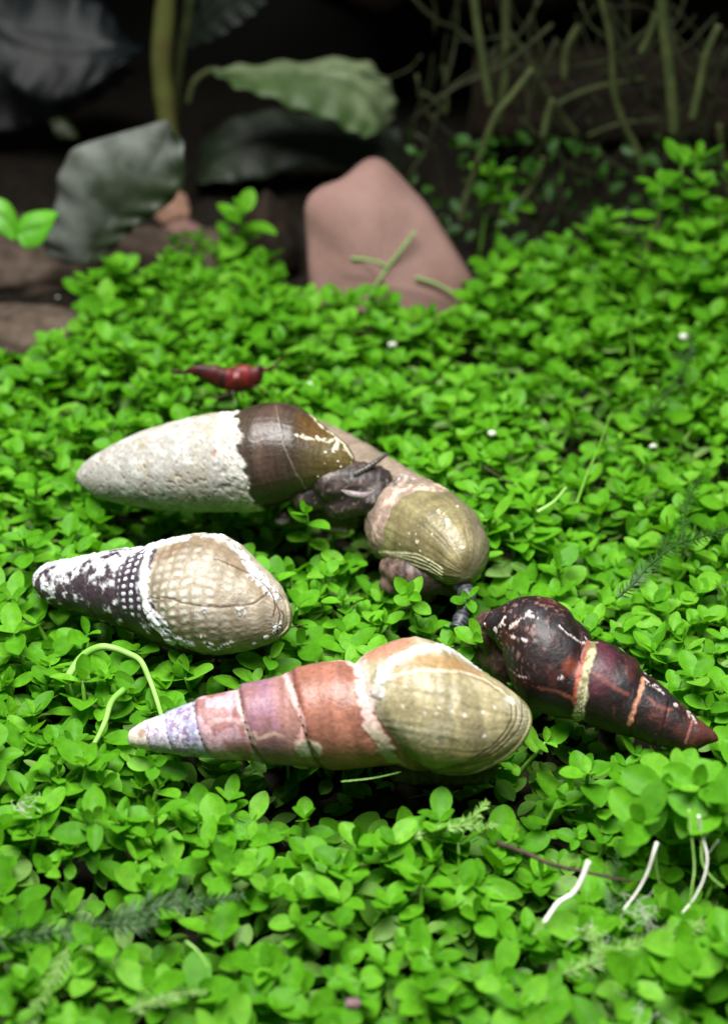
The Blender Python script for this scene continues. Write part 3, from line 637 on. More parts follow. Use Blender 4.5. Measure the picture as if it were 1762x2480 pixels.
def tentacle(pts, r0, r1, parent, seed, c0=(46, 42, 42), c1=(120, 112, 104), rings=26):
    P = spline(pts, 40); r = np.linspace(r0, r1, 40) * (1 + 0.07 * np.cos(np.linspace(0, rings * 2 * np.pi, 40)))
    V, F = tube(P, r, 8); n = len(V); st = np.repeat(np.linspace(0, 1, 40), 8); st = np.concatenate([st, [0, 1]])
    m = sstep(0.3, 0.9, np.cos(st * rings * 0.45 * 2 * np.pi) * 0.5 + 0.5 + 0.5 * (fbm(V, 6, seed) - .5))
    C = mix(np.zeros((n, 3)) + L(*c0), L(*c1), m * 0.55)
    return obj('tentacle', make_mesh('tentacle', V, F, M['flesh'], colors=np.concatenate([C, np.full((n, 1), 0.4)], 1)), parent)
Z = at_z
# white snail's head reaching over the other shell, and its foot
hc = [(Z(800, 1168, 1.45), .42, Z(872, 1166, 1.45), .42), (Z(872, 1166, 1.45), .42, Z(912, 1170, 1.42), .36),
      (Z(912, 1172, 1.42), .34, Z(900, 1216, 1.2), .30), (Z(880, 1205, 1.2), .36, Z(820, 1215, 1.0), .42)]
fc = [(Z(680, 1258, .5), .14, Z(730, 1232, .65), .26), (Z(730, 1232, .65), .26, Z(800, 1232, .7), .38), (Z(800, 1232, .7), .38, Z(862, 1240, .75), .30),
      (Z(790, 1262, .5), .22, Z(835, 1282, .4), .12), (Z(800, 1250, .5), .2, Z(862, 1268, .5), .12), (Z(740, 1200, 1.1), .35, Z(810, 1190, 1.2), .4)]
def wedge(V, NV, C):
    px, py, _ = project(V); e = sstep(1272, 1288, py) * (px > 770)
    C = mix(C, L(165, 152, 148), e * 0.8); C = mix(C, L(150, 142, 140), sstep(1255, 1262, py) * (px < 700) * 0.8); return C
head = fleshy('head', hc, snail_white, flesh_col((44, 36, 36), (86, 72, 68), 101, 0.6))
foot = fleshy('foot', fc, snail_white, flesh_col((40, 34, 34), (74, 62, 60), 105, 0.6, fr=wedge))
tentacle([Z(856, 1150, 1.75), Z(885, 1135, 1.85), Z(915, 1115, 1.95), Z(938, 1099, 2.0)], .075, .03, head, 5)
P_ = spline([Z(826, 1188, 1.62), Z(850, 1196, 1.66), Z(880, 1200, 1.62), Z(902, 1192, 1.6)], 20); V, F = tube(P_, .075 * np.sin(np.linspace(.2, 2.9, 20)), 8)
obj('lip_fold', make_mesh('lip_fold', V, F, M['flesh'], colors=np.concatenate([np.broadcast_to(L(150, 138, 140), (len(V), 3)), np.full((len(V), 1), .35)], 1)), head)
# olive snail's foot and ringed tentacle
fo = [(Z(945, 1375, .4), .24, Z(990, 1390, .45), .36), (Z(990, 1390, .45), .36, Z(1060, 1398, .5), .36), (Z(940, 1415, 0.1), .2, Z(1030, 1430, .1), .26), 
      (Z(1060, 1400, .45), .3, Z(1105, 1420, .35), .24)]
def wo(V, NV, C):
    px, py, _ = project(V); return mix(C, L(140, 116, 106), sstep(0.45, 0.6, fbm(V, 4, 9)) * (px < 1000) * 0.6)
fo_ = fleshy('foot', fo, snail_olive, flesh_col((60, 47, 43), (86, 68, 60), 111, 0.25, (190, 160, 145), wo))
tentacle([Z(1098, 1400, .6), Z(1120, 1420, .6), Z(1132, 1455, .5), Z(1118, 1495, .4), Z(1105, 1525, .3)], .2, .14, fo_, 8, (34, 36, 42), (110, 112, 118), 34)
# dark snail's snout
sn = [(Z(1200, 1530, .9), .42, Z(1178, 1512, .85), .25), (Z(1205, 1560, .5), .4, Z(1160, 1568, .3), .28), (Z(1230, 1600, .5), .4, Z(1190, 1590, .3), .3)]
fleshy('foot', sn, snail_dark, flesh_col((62, 42, 38), (92, 66, 58), 121, 0.5, (150, 110, 100)))
# front and beaded snail: the drawn-in foot under the last whorl
fleshy('foot', [(Z(980, 1850, .1), .35, Z(1160, 1850, .15), .35), (Z(1010, 1860, -.2), .3, Z(1150, 1862, -.2), .3)], snail_front, flesh_col((40, 30, 28), (64, 48, 44), 131, 0.3))
fleshy('foot', [(Z(480, 1560, .1), .3, Z(620, 1550, .15), .35)], snail_bead, flesh_col((36, 32, 32), (58, 52, 50), 141, 0.3))

# ------------------------------------------------------------------ shrimp (head to the right)
def build_shrimp():
    c5 = lambda x, y: (380 + x * .2094, 850 + y * .2094)
    y0 = at_z(*c5(800, 330), 1.25)[1]
    def q(x, y, dy=0.0): return at_y(*c5(x, y), y0 + dy)
    root = empty('shrimp', (*q(800, 600)[:2], 0), 'small dark red shrimp walking on the carpet behind the white-spired snail', 'shrimp')
    k = (q(800, 330)[1]) / FPX * 1.15
    def loft(name, st, parent, cfn, segs=None):
        P = spline([q(x, (a + b) / 2) for x, a, b in st], 60); h = np.interp(np.linspace(0, 1, 60), np.linspace(0, 1, len(st)), [(b - a) / 2 * .262 * k for x, a, b in st])
        if segs: h = h * (1 + 0.05 * ((np.linspace(0, segs, 60) % 1) - 0.5))
        T = np.gradient(P, axis=0); V = []
        for i in range(60):
            t = unit(T[i]); side = np.array([0, 1.0, 0]); up = unit(np.cross(side, t)); up = up if up[2] > 0 else -up
            for j in range(20):
                w = 2 * np.pi * j / 20; V.append(P[i] + h[i] * (np.cos(w) * up + 0.62 * np.sin(w) * side))
        V = np.array(V); F = grid_faces(60, 20, True)
        C, r = cfn(V, np.repeat(np.linspace(0, 1, 60), 20))
        return obj(name, make_mesh(name, V, F, M['shrimp'], colors=np.concatenate([C, r[:, None]], 1)), parent)
    def cab(V, s):
        n = fbm(V, 8, 7); C = mix(np.zeros(V.shape) + L(80, 16, 18), L(48, 10, 12), sstep(.4, .6, n)); C = mix(C, L(40, 10, 12), (np.abs((s * 6) % 1) < .14) * .6); return C, .5 + .1 * n
    def cca(V, s):
        n = fbm(V, 9, 8); C = mix(np.zeros(V.shape) + L(124, 26, 30), L(80, 17, 20), sstep(.42, .62, n)); C = mix(C, L(96, 60, 56), sstep(.6, .85, s) * .7); C = mix(C, L(86, 16, 20), (1 - sstep(0, .12, s)) * .7)
        C = mix(C, L(215, 150, 150), (np.linalg.norm(V - q(915, 285, -.22), axis=1) < .09) * .8); return C, .48 + .1 * n
    loft('abdomen', [(330, 238, 252), (380, 195, 262), (460, 172, 280), (560, 172, 330), (660, 180, 375), (740, 208, 420), (800, 230, 430)], root, cab, 6)
    ca = loft('carapace', [(730, 235, 400), (800, 222, 430), (880, 212, 452), (960, 190, 450), (1040, 178, 425), (1110, 176, 390), (1160, 180, 330), (1220, 188, 250), (1300, 198, 220), (1380, 180, 196)], root, cca)
    def thin(name, pts, r, parent, c=(52, 14, 16), k_=5):
        V, F = tube(spline([q(*p) for p in pts], 14), np.linspace(r, r * .45, 14), k_)
        return obj(name, make_mesh(name, V, F, M['shrimp'], colors=np.concatenate([np.broadcast_to(L(*c), (len(V), 3)), np.full((len(V), 1), .35)], 1)), parent)
    for d in (-.12, -.04, .05, .12):
        thin('tail_fan', [(345, 245, d * .3), (260, 250 - d * 60, d), (165, 245 - d * 120, d * 1.8)], .05, root)
    legs = [((830, 440, -.1), (820, 490, -.25), (740, 530, -.3), (650, 545, -.3), (600, 535, -.3)), ((880, 450, -.1), (880, 520, -.22), (875, 600, -.28)), ((960, 450, -.1), (985, 500, -.25), (1010, 560, -.3)),
            ((1040, 430, -.1), (1120, 410, -.25), (1210, 450, -.3), (1265, 555, -.3)), ((1000, 440, .1), (1090, 450, .2), (1130, 540, .3)), ((850, 450, .1), (790, 500, .25), (700, 560, .3)), ((910, 450, .1), (930, 520, .2), (935, 590, .3))]
    for l in legs: thin('leg', l, .036, root)
    thin('antenna', [(1290, 205, -.05), (1380, 160, -.15), (1500, 60, -.3), (1560, 20, -.4)], .022, root); thin('antenna', [(1290, 205, .05), (1400, 130, .15), (1480, 40, .4)], .022, root)
    for d in (-.2, .16):
        bm = bmesh.new(); bmesh.ops.create_icosphere(bm, subdivisions=2, radius=.075 * S, matrix=Matrix.Translation(Vector(q(1195, 198, d) * S)))
        me = bpy.data.meshes.new('eye'); bm.to_mesh(me); bm.free(); n = len(me.vertices)
        a = me.color_attributes.new('Col', 'FLOAT_COLOR', 'POINT'); a.data.foreach_set('color', np.tile([.01, .008, .008, .2], n).astype(np.float32)); me.materials.append(M['shrimp'])
        obj('eye', me, root)
    BLOCK.append((q(850, 330), .3)); BLOCK.append((q(1000, 330), .25)); BLOCK.append((q(600, 280), .2))
build_shrimp()
BC = np.array([b[0] for b in BLOCK]); BR = np.array([b[1] for b in BLOCK])

# ------------------------------------------------------------------ the carpet
random.seed(4); rng = np.random.default_rng(4)
def leaf_mesh_data(seed, nx=9, ny=5):
    r = np.random.default_rng(seed); asp = r.uniform(0.51, 0.68); bend = r.uniform(-0.28, 0.12); cup = r.uniform(0.06, 0.3); tw = r.uniform(-.15, .15)
    x = np.sin(np.linspace(0, 1, nx) * np.pi / 2); w = asp / 2 * np.sin(np.pi * np.clip(x, 0, 1) ** r.uniform(0.95, 1.3)) ** r.uniform(0.5, 0.62); w = np.maximum(w, 0.03); w[-1] = 0.03
    V = []
    for i in range(nx):
        for j in range(ny):
            v = -1 + 2 * j / (ny - 1)
            V.append([x[i], v * w[i], bend * x[i] ** 2 + cup * w[i] * abs(v) ** 1.5 * 1.4 + tw * v * w[i] * x[i] - 0.02 * (abs(v) < .1) * (x[i] < .9)])
    return np.array(V), grid_faces(nx, ny)
LEAVES = [leaf_mesh_data(i) for i in range(14)]
LEAF_ME = [make_mesh('leaf', v, f, M['leaf']) for v, f in LEAVES]
def frame(d, up):
    d = unit(d); z = unit(up - d * (up @ d)); return np.stack([d, np.cross(z, d), z], 1)
def gen_sprig(base, top, r, size=0.5, pairs=4, splay=0.0):
    """returns stem path and leaves as (position, 3x3, length, variant)"""
    base, top = np.array(base, float), np.array(top, float)
    lean = unit(top - base); mid = (base + top) / 2 + r.normal(0, .06, 3)
    path = spline([base, mid, top], 6)
    H = np.linalg.norm(top - base); out = []; a0 = r.uniform(0, np.pi)
    ax = unit(0.75 * lean + np.array([0, 0, .5]) + r.normal(0, .16, 3))
    e1 = unit(np.cross(ax, [0.3, 1, 0.2])); e2 = np.cross(ax, e1)
    dist = 0.0
    for k in range(pairs):
        ln = size * (0.55 if k == 0 else (0.9 if k == 1 else 1.0)) * r.uniform(.85, 1.15)
        tilt = math.radians([52, 26, 12, 2, -5, -8][min(k, 5)] + r.normal(0, 9) + splay)
        if dist > H * .93: break
        u = 1 - dist / max(H, 1e-3); p = path[0] + 0
        f = u * 5; i = min(int(f), 4); p = path[i] + (path[i + 1] - path[i]) * (f - i)
        for sgn in (0, np.pi):
            if k > 1 and r.random() < .08: continue
            a = a0 + k * np.pi / 2 + sgn + r.normal(0, .16)
            d = (np.cos(a) * e1 + np.sin(a) * e2) * math.cos(tilt) + ax * math.sin(tilt)
            upv = ax + r.normal(0, .14, 3)
            out.append((p, frame(d, upv), ln * r.uniform(.9, 1.1), int(r.integers(14))))
        dist += (0.03 if k == 0 else r.uniform(.16, .30)) * size / .5
    return path, out
def clear(p, R, ln, margin=1.0):
    for u in (.25, .6, 1.0):
        q = p + R[:, 0] * ln * u
        if np.any(((BC - q) ** 2).sum(1) < (BR * margin) ** 2): return False
    return True

edge_px = [(-500, 2650), (-500, 1000), (-100, 885), (0, 872), (110, 845), (215, 770), (230, 720), (330, 690), (450, 655), (560, 620), (640, 650), (700, 720), (760, 765), (1080, 770), (1150, 720), (1200, 690), (1330, 640), (1450, 650), (1600, 640), (1762, 640), (2300, 660), (2300, 2650)]
EDGE = np.array([at_z(x, y, -.1)[:2] for x, y in edge_px])
def inside(x, y):
    c = False; n = len(EDGE); j = n - 1
    for i in range(n):
        xi, yi = EDGE[i]; xj, yj = EDGE[j]
        if (yi > y) != (yj > y) and x < (xj - xi) * (y - yi) / (yj - yi) + xi: c = not c
        j = i
    return c
cgx, cgy = np.meshgrid(np.arange(-18, 18.01, .2), np.arange(8, 45.01, .2), indexing='ij')
def canopy_field(x, y):
    P = np.stack([x, y, 0 * x], -1)
    h = 1.15 * (fbm(P, .42, 33) - .5) + 0.7 * (fbm(P, 1.1, 34) - .5) + 0.05
    h = h + 0.5 * sstep(30, 38, y) + 0.9 * sstep(5, 11, x) * sstep(28, 38, y)
    d = (np.sqrt((BC[:, 0] - x[..., None]) ** 2 + (BC[:, 1] - y[..., None]) ** 2) - BR).min(-1)
    return h - 0.3 * (1 - sstep(0.0, 0.8, d))
GAPS = [(1420, 1020, 1.5, .6), (1370, 1130, .7, .5), (490, 2320, .5, .7), (700, 1895, 1.0, .5), (930, 2320, .35, .5), (1010, 1900, .8, .6), (1340, 2190, .6, .5), (1380, 2020, .7, .4), (990, 870, 1.0, .5), (1250, 900, 1.0, .45), (1560, 900, .9, .4), (1600, 1080, .8, .4), (1290, 1250, .6, .4), (200, 1000, .9, .35), (330, 1290, .8, .4), (760, 1620, .4, .3), (180, 2200, .7, .35), (1200, 2300, .7, .35), (780, 900, .8, .35), (700, 2120, .4, .4), (1650, 800, 1.0, .6), (830, 1330, .6, .6)]
GAPS = [(*at_z(x, y, -.2)[:2], r, d) for x, y, r, d in GAPS]
def gapdepth(x, y): return sum(d * np.exp(-(((x - a) ** 2 + (y - b) ** 2) / r ** 2)) for a, b, r, d in GAPS)
ZG = 0.62 + 0.66 * fbm(np.stack([cgx, cgy, 0 * cgx], -1), .55, 88)
CG = canopy_field(cgx, cgy) - gapdepth(cgx, cgy); SG = soil_h(cgx, cgy)
def lookup(G, x, y):
    u = np.clip((x + 18) / .2, 0, G.shape[0] - 1.001); v = np.clip((y - 8) / .2, 0, G.shape[1] - 1.001); i, j = int(u), int(v); u -= i; v -= j
    return float(G[i, j] * (1 - u) * (1 - v) + G[i + 1, j] * u * (1 - v) + G[i, j + 1] * (1 - u) * v + G[i + 1, j + 1] * u * v)
def canopy(x, y): return lookup(CG, x, y)
STUMP = []          # sprig records
sp_ = 0.55
yy = 9.5
while yy < 42:
    half = 6.0 + 0.25 * yy
    for xx in np.arange(-half, half, sp_):
        x = xx + rng.uniform(-.3, .3); y = yy + rng.uniform(-.3, .3)
        if not inside(x, y): continue
        if rng.random() < .05 + 1.1 * gapdepth(x, y): continue
        h = canopy(x, y) + rng.normal(0, .16); tall = rng.random() < .07
        if tall: h += rng.uniform(.25, .5)
        t = np.array([x, y, h])
        if np.any(((BC - t) ** 2).sum(1) < (BR + .05) ** 2): continue
        zs = lookup(SG, x, y)
        # under a shell: drop the sprig
        dd = np.sqrt((BC[:, 0] - x) ** 2 + (BC[:, 1] - y) ** 2)
        if np.any((dd < BR * .9) & (BC[:, 2] > h - .2)): continue
        b = np.array([x + rng.normal(0, .22), y + rng.normal(0, .22), min(zs, h - .5)])
        STUMP.append((b, t, lookup(ZG, x, y) * (1 + .14 * float(sstep(29, 36, y))) * rng.uniform(.52, .70) * (1.06 if rng.random() < .8 else .75), int(rng.integers(3, 5)) + tall))
    yy += sp_ * .92

def sprig_object(name, rec, r, label, cat, group, mat=None, splay=0.0):
    b, t, size, pairs = rec
    path, lv = gen_sprig(b, t, r, size, pairs, splay)
    root = empty(name, b, label, cat, group)
    V, F = tube(path, np.linspace(.045, .028, len(path)) * size / .5, 5)
    obj('stem', make_mesh('stem', V - b, F, M['stem']), root).location = (0, 0, 0)
    for p, R, ln, k in lv:
        if not clear(p, R, ln): continue
        o = bpy.data.objects.new('leaf', LEAF_ME[k]); col.objects.link(o); o.parent = root
        m = Matrix(((R * ln)).tolist()).to_4x4(); m.translation = Vector((p - b) * S); o.matrix_basis = m
    return root
score = []
for i, (b, t, size, pr) in enumerate(STUMP):
    px, py, d = project(t); vis = -20 < px < 1782 and -20 < py < 2500
    score.append(size / d if vis else -1)
order = np.argsort(score)[::-1]; chosen = set(order[:300].tolist())
MARKS = [('the rose and tan snail', front.c[60]), ('the rose and tan snail', front.c[160]), ('the rose and tan snail', front.c[260]), ('the dark maroon snail', dark.c[100]), ('the dark maroon snail', dark.c[220]), ('the beaded tan snail', bead.c[80]), ('the beaded tan snail', bead.c[220]),
         ('the olive-shelled snail', olive.c[260]), ('the white-spired snail', white.c[60]), ('the white-spired snail', white.c[180]), ('the forking dark moss frond', at_z(1640, 1320)), ('the tall stalk in the shaded carpet gap', at_z(1430, 1130)), ('the white roots', at_z(1560, 2130)), ('the long dark moss frond', at_z(120, 2250)), ('the long dark moss frond', at_z(480, 2180)), ('the food pellet', at_z(854, 2430)), ('the pale moss frond under the white roots', at_z(1480, 2320)), ('the short pale moss frond', at_z(400, 2420))]
def near_mark(p):
    return MARKS[int(np.argmin([np.hypot(*(m[1][:2] - p[:2])) for m in MARKS]))][0]
SV, SF, SR, n0 = [], [], [], 0
TV, TF, tn = [], [], 0
def to_stuff(path, lv, size):
    global n0, tn
    for p, R, ln, k in lv:
        if not clear(p, R, ln): continue
        v, f = LEAVES[k]; SV.append(p + (v * ln) @ R.T); SF.append(f + n0); SR.append(np.full(len(v), rng.random())); n0 += len(v)
    V, F = tube(path, np.linspace(.045, .028, len(path)) * size / .5, 4, caps=False); TV.append(V); TF.append(F + tn); tn += len(V)
for i, rec in enumerate(STUMP):
    r = np.random.default_rng(1000 + i)
    if i in chosen:
        sprig_object('carpet_sprig', rec, r, ('large-leaved' if rec[2] > .62 else 'small-leaved') + ' green carpet sprig growing nearest to ' + near_mark(rec[1]), 'plant', 'carpet sprigs nearest to ' + near_mark(rec[1]))
    else:
        path, lv = gen_sprig(rec[0], rec[1], r, rec[2], rec[3]); to_stuff(path, lv, rec[2])
# low older leaves filling the gaps
OV, OF, OR, on = [], [], [], 0
for _ in range(8200):
    y = rng.uniform(9.5, 40); half = 5.8 + .25 * y; x = rng.uniform(-half, half)
    if not inside(x, y): continue
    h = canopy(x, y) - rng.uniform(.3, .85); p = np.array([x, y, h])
    if np.any(((BC - p) ** 2).sum(1) < (BR * .95) ** 2): continue
    a = rng.uniform(0, 2 * np.pi); d = np.array([math.cos(a), math.sin(a), rng.normal(0.1, .3)])
    R = frame(d, np.array([0, 0, 1]) + rng.normal(0, .3, 3)); ln = rng.uniform(.32, .58)
    if not clear(p, R, ln, .97): continue
    v, f = LEAVES[int(rng.integers(14))]; OV.append(p + (v * ln) @ R.T); OF.append(f + on); OR.append(np.full(len(v), rng.random())); on += len(v)
o = obj('carpet_plant', make_mesh('carpet_plant', np.vstack(SV), np.vstack(SF), M['leaf'], rnd=np.concatenate(SR)), None, 'dense bright green round-leaved carpet spreading behind and around the snails', 'carpet plant', None, 'stuff')
t_ = obj('stems', make_mesh('stems', np.vstack(TV), np.vstack(TF), M['stem']), o, kind='stuff')
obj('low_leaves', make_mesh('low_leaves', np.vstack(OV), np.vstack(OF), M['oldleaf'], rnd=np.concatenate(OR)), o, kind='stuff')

# ------------------------------------------------------------------ single shoots that stand out
def shoot(name, tip_px, y, base_px, label, size=.55, pairs=6, seed=0, group=None, ztop=None, zb=None):
    t = at_y(*tip_px, y) if ztop is None else at_z(*tip_px, ztop)
    b = at_z(*base_px, -.7 if zb is None else zb)
    return sprig_object(name, (b, t, size, pairs), np.random.default_rng(seed), label, 'plant', group)
shoot('tall_shoot', (585, 515), 37.5, (590, 690), 'tall green shoot with a round leaf cluster standing beside the pink stone', .9, 5, 1)
shoot('tall_shoot', (545, 660), 36.8, (560, 720), 'broad-leaved green shoot at the carpet edge below the tall cluster', .95, 4, 2)
shoot('tall_shoot', (255, 745), 33.5, (250, 800), 'green shoot at the left rim of the carpet against brown mulm', .85, 4, 3)
shoot('upright_sprig', (742, 1242), None, (748, 1345), 'upright sprig in front of the dark snail head between two shells', .5, 5, 14, None, .95, -.5)
shoot('upright_sprig', (1135, 1445), None, (1130, 1500), 'small upright sprig beside the ringed tentacle', .42, 4, 15, None, .75, -.5)
shoot('upright_sprig', (1165, 1545), None, (1150, 1610), 'sprig growing in front of the dark maroon snail snout', .5, 5, 16, None, 1.1, -.3)
shoot('upright_sprig', (990, 1440), None, (995, 1500), 'sprig with an upright leaf in front of the brown snail foot', .5, 4, 17, None, .7, -.5)
shoot('upright_sprig', (655, 1590), None, (650, 1650), 'broad two-leaved sprig between the beaded and the rose snail', .72, 3, 18, None, .35, -.5)
shoot('upright_sprig', (375, 1850), None, (380, 1900), 'sprig hiding the underside of the lilac shell tip', .5, 3, 19, None, .35, -.6)
rr = np.random.default_rng(77)
climb = [(1650, 395, 35.5), (1700, 455, 36), (1600, 450, 36), (1745, 510, 35), (1690, 560, 35), (1640, 600, 34.5), (1740, 610, 34), (1700, 660, 34), (1640, 680, 34), (1745, 700, 33.5), (1470, 530, 37.5), (1440, 560, 37.5), (1350, 640, 36.5), (1190, 420, 40), (1230, 440, 40), (1560, 640, 35.5), (1690, 380, 36.5), (1720, 770, 33), (1780, 420, 35.5), (1800, 560, 35), (1600, 690, 35), (1180, 690, 34.6)]
for i, (x, y, Y) in enumerate(climb):
    b = at_y(x + rr.uniform(-40, 20), 720, Y + .6); b[2] = max(b[2] - 1.0, -1); t = at_y(x, y, Y)
    sprig_object('climbing_sprig', (b, t, rr.uniform(.66, .86), 5), np.random.default_rng(300 + i), 'green sprig climbing out of focus in the dark behind the carpet', 'plant', 'sprigs climbing in the dark behind the carpet')
# drifting sprigs with white roots at the lower right
for i, (x, y, z) in enumerate([(1610, 1920, 1.35), (1560, 1990, 1.15), (1690, 1905, 1.5), (1740, 1960, 1.3), (1640, 1870, 1.1), (1770, 1890, 1.2)]):
    b = at_z(x + rr.uniform(-20, 20), y + 60, -.3); t = at_z(x, y, z)
    sprig_object('raised_sprig', (b, t, rr.uniform(.58, .68), 4), np.random.default_rng(400 + i), 'big-leaved sprig raised above the carpet over the white roots', 'plant', 'raised sprigs above the white roots')

# ------------------------------------------------------------------ thin things: roots, runners, twig
def strand(name, pts, w_px, mat, label, cat, group=None, z=None, taper=.55, k=7):
    P = []
    for q in pts: P.append(at_z(q[0], q[1], q[2] + .3))
    P = spline(P, max(12, 6 * len(P))); d = (P.mean(0) - CAM) @ FW; r = w_px / 2 * d / FPX
    rad = r * np.linspace(1, taper, len(P)) * (0.9 + .2 * fbm(P, 5, 3))
    V, F = tube(P, rad, k)
    return obj(name, make_mesh(name, V, F, M[mat]), None, label, cat, group)
strand('white_root', [(1425, 2085, .75), (1405, 2135, .5), (1385, 2165, .35), (1350, 2188, .2), (1316, 2236, 0)], 13, 'whiteroot', 'thick white broken root end lying across the carpet', 'root', None, None, .9)
strand('white_root', [(1590, 2040, .9), (1582, 2065, .8), (1568, 2110, .55), (1545, 2155, .3), (1508, 2205, .1)], 9, 'whiteroot', 'thin curved white root beside the thick broken one', 'root')
strand('white_root', [(1745, 1950, .9), (1722, 2000, .8), (1702, 2035, .6), (1695, 2055, .5)], 8, 'whiteroot', 'short slanting white root under the raised sprigs', 'root')
strand('white_root', [(1690, 1975, 1.2), (1698, 2020, .9), (1711, 2075, .65), (1704, 2125, .4), (1680, 2175, .15), (1650, 2212, 0)], 8, 'whiteroot', 'long S-curved white root hanging from the raised sprigs', 'root')
strand('pale_root', [(1667, 1960, 1.2), (1673, 2020, .9), (1680, 2100, .5), (1674, 2150, .3), (1668, 2208, 0)], 6, 'palestem', 'straight pale green root hanging from the raised sprigs', 'root')
strand('pale_root', [(1697, 2035, .8), (1700, 2090, .55), (1722, 2125, .4), (1752, 2150, .3)], 6, 'palestem', 'pale root bending right across the long white one', 'root')
strand('pale_root', [(1586, 2055, .8), (1588, 2100, .5), (1597, 2148, .2)], 5, 'palestem', 'short thin pale root beside the curved white root', 'root')
strand('white_root', [(1738, 2035, .5), (1728, 2048, .4), (1715, 2066, .3)], 9, 'whiteroot', 'tiny white root stub at the right of the hanging roots', 'root')
strand('runner', [(165, 1640, .1), (200, 1590, .35), (240, 1568, .5), (275, 1570, .5), (310, 1583, .45), (340, 1600, .4), (360, 1640, .3), (375, 1680, .2), (392, 1735, .1)], 21, 'runner', 'pale green arching runner stem behind the lilac shell tip', 'stem')
strand('runner', [(300, 1670, .2), (270, 1700, .2), (256, 1745, .15), (235, 1790, .1), (205, 1835, 0)], 18, 'runner', 'pale green runner among leaves left of the lilac tip', 'stem')
strand('twig', [(1200, 2040, .1), (1270, 2065, .15), (1340, 2095, .15), (1420, 2112, .15), (1500, 2130, .1), (1560, 2138, .05)], 12, 'twig', 'dark brown twig lying behind the broken white root', 'twig')
strand('stalk', [(1395, 1300 - 80, .2), (1420, 1150, .3), (1450, 1080, .4), (1478, 1000, .5)], 7, 'stem', 'slanting green stalk in the shaded gap of the carpet', 'stem')
strand('stalk', [(1300, 1240, .15), (1340, 1215, .25), (1370, 1180, .35)], 9, 'palestem', 'short pale stalk in the carpet right of the olive shell', 'stem')
strand('thread', [(1170, 1130, .3), (1210, 1155, .3), (1250, 1180, .25)], 5, 'twig', 'dark thread-like stalk right of the olive snail spire', 'stem')
strand('thread', [(650, 1535, .2), (700, 1520, .25), (745, 1512, .2)], 5, 'twig', 'dark thread between the beaded snail and the carpet', 'stem')
strand('thread', [(826, 1893, .35), (900, 1885, .4), (970, 1870, .3)], 3, 'palestem', 'fine pale thread under the rose snail', 'thread')
strand('pale_root', [(450, 2280, .2), (480, 2305, .15), (505, 2345, 0)], 8, 'palestem', 'pale sprout standing in a dark carpet gap', 'root')

# moss fronds: a stalk with rows of fine leaflets
def frond(branches, mat, label, group=None, ln=.22, step=.05, w_px=5, seed=0):
    r = np.random.default_rng(seed); b0 = at_z(*branches[0][0]); root = empty('moss_frond', (b0[0], b0[1], 0), label, 'moss', group)
    for br in branches:
        P = spline([at_z(*q) for q in br], 60); d = (P.mean(0) - CAM) @ FW; rad = w_px / 2 * d / FPX
        V, F = tube(P, np.linspace(rad, rad * .5, 60), 5); obj('stalk', make_mesh('stalk', V, F, M[mat]), root)
        seg = np.r_[0, np.cumsum(np.linalg.norm(np.diff(P, axis=0), axis=1))]; mb = MB(); s = .05
        while s < seg[-1]:
            p = np.array([np.interp(s, seg, P[:, i]) for i in range(3)]); q = np.array([np.interp(s + .05, seg, P[:, i]) for i in range(3)]); t = unit(q - p)
            n = unit(np.cross(t, unit(CAM - p) + r.normal(0, .35, 3))); l = ln * r.uniform(.6, 1.1) * min(1, .35 + 2.2 * (1 - s / seg[-1]))
            for sg in (-1, 1):
                dr = unit(sg * n + .55 * t + r.normal(0, .16, 3)); a = p; m_ = p + dr * l * .5 + t * .02; e = p + dr * l + t * .06 * l / .2; w = t * .017
                up = np.cross(dr, t) * .008
                mb.add(np.array([a - w, a + w, m_ + w * 1.2 + up, m_ - w * 1.2 + up, e]), [[0, 1, 2, 3], [3, 2, 4]])
            s += step * r.uniform(.8, 1.2)
        obj('leaflets', mb.mesh('leaflets', M[mat], smooth=False), root, kind='stuff')
frond([[(1490, 1450, .3), (1530, 1415, .5), (1570, 1370, .7), (1640, 1318, .8), (1700, 1300, .8), (1790, 1270, .8)], [(1648, 1316, .8), (1655, 1250, .9), (1672, 1195, 1.0), (1702, 1150, 1.0)], [(1605, 1342, .75), (1612, 1318, .8), (1618, 1300, .8)]], 'moss', 'dark feathery moss frond forking at the right of the carpet', None, .24, .05, 8, 1)
frond([[(1560, 1010, .5), (1610, 960, .7), (1650, 900, .9), (1672, 860, 1.1), (1668, 810, 1.4)], [(1662, 880, 1.0), (1640, 855, 1.1), (1630, 870, 1.1)]], 'moss', 'dark moss strand standing in the carpet toward the back right', None, .24, .06, 7, 2)
frond([[(-40, 2280, .3), (100, 2262, .35), (220, 2240, .4), (320, 2210, .4), (420, 2190, .4), (520, 2180, .35), (590, 2168, .3)], [(240, 2236, .4), (320, 2240, .35), (380, 2230, .3)], [(340, 2208, .4), (380, 2180, .4), (450, 2160, .4)]], 'moss', 'long dark moss frond across the lower left carpet', None, .24, .04, 7, 3)
frond([[(165, 2295, .3), (130, 2370, .25), (95, 2430, .2), (70, 2490, .1)]], 'palemoss', 'pale green moss stalk leaning in the lower left corner', None, .2, .07, 7, 4)
frond([[(310, 2450, .3), (380, 2425, .35), (440, 2408, .35), (500, 2402, .3)]], 'palemoss', 'short pale moss frond near the bottom edge', None, .14, .05, 9, 5)
frond([[(980, 2030, .25), (1060, 2010, .3), (1130, 2000, .3), (1210, 1998, .25)], [(1100, 2004, .3), (1150, 1975, .3), (1180, 1940, .3)]], 'palemoss', 'ruffled moss frond under the last whorl of the rose snail', None, .14, .04, 6, 6)
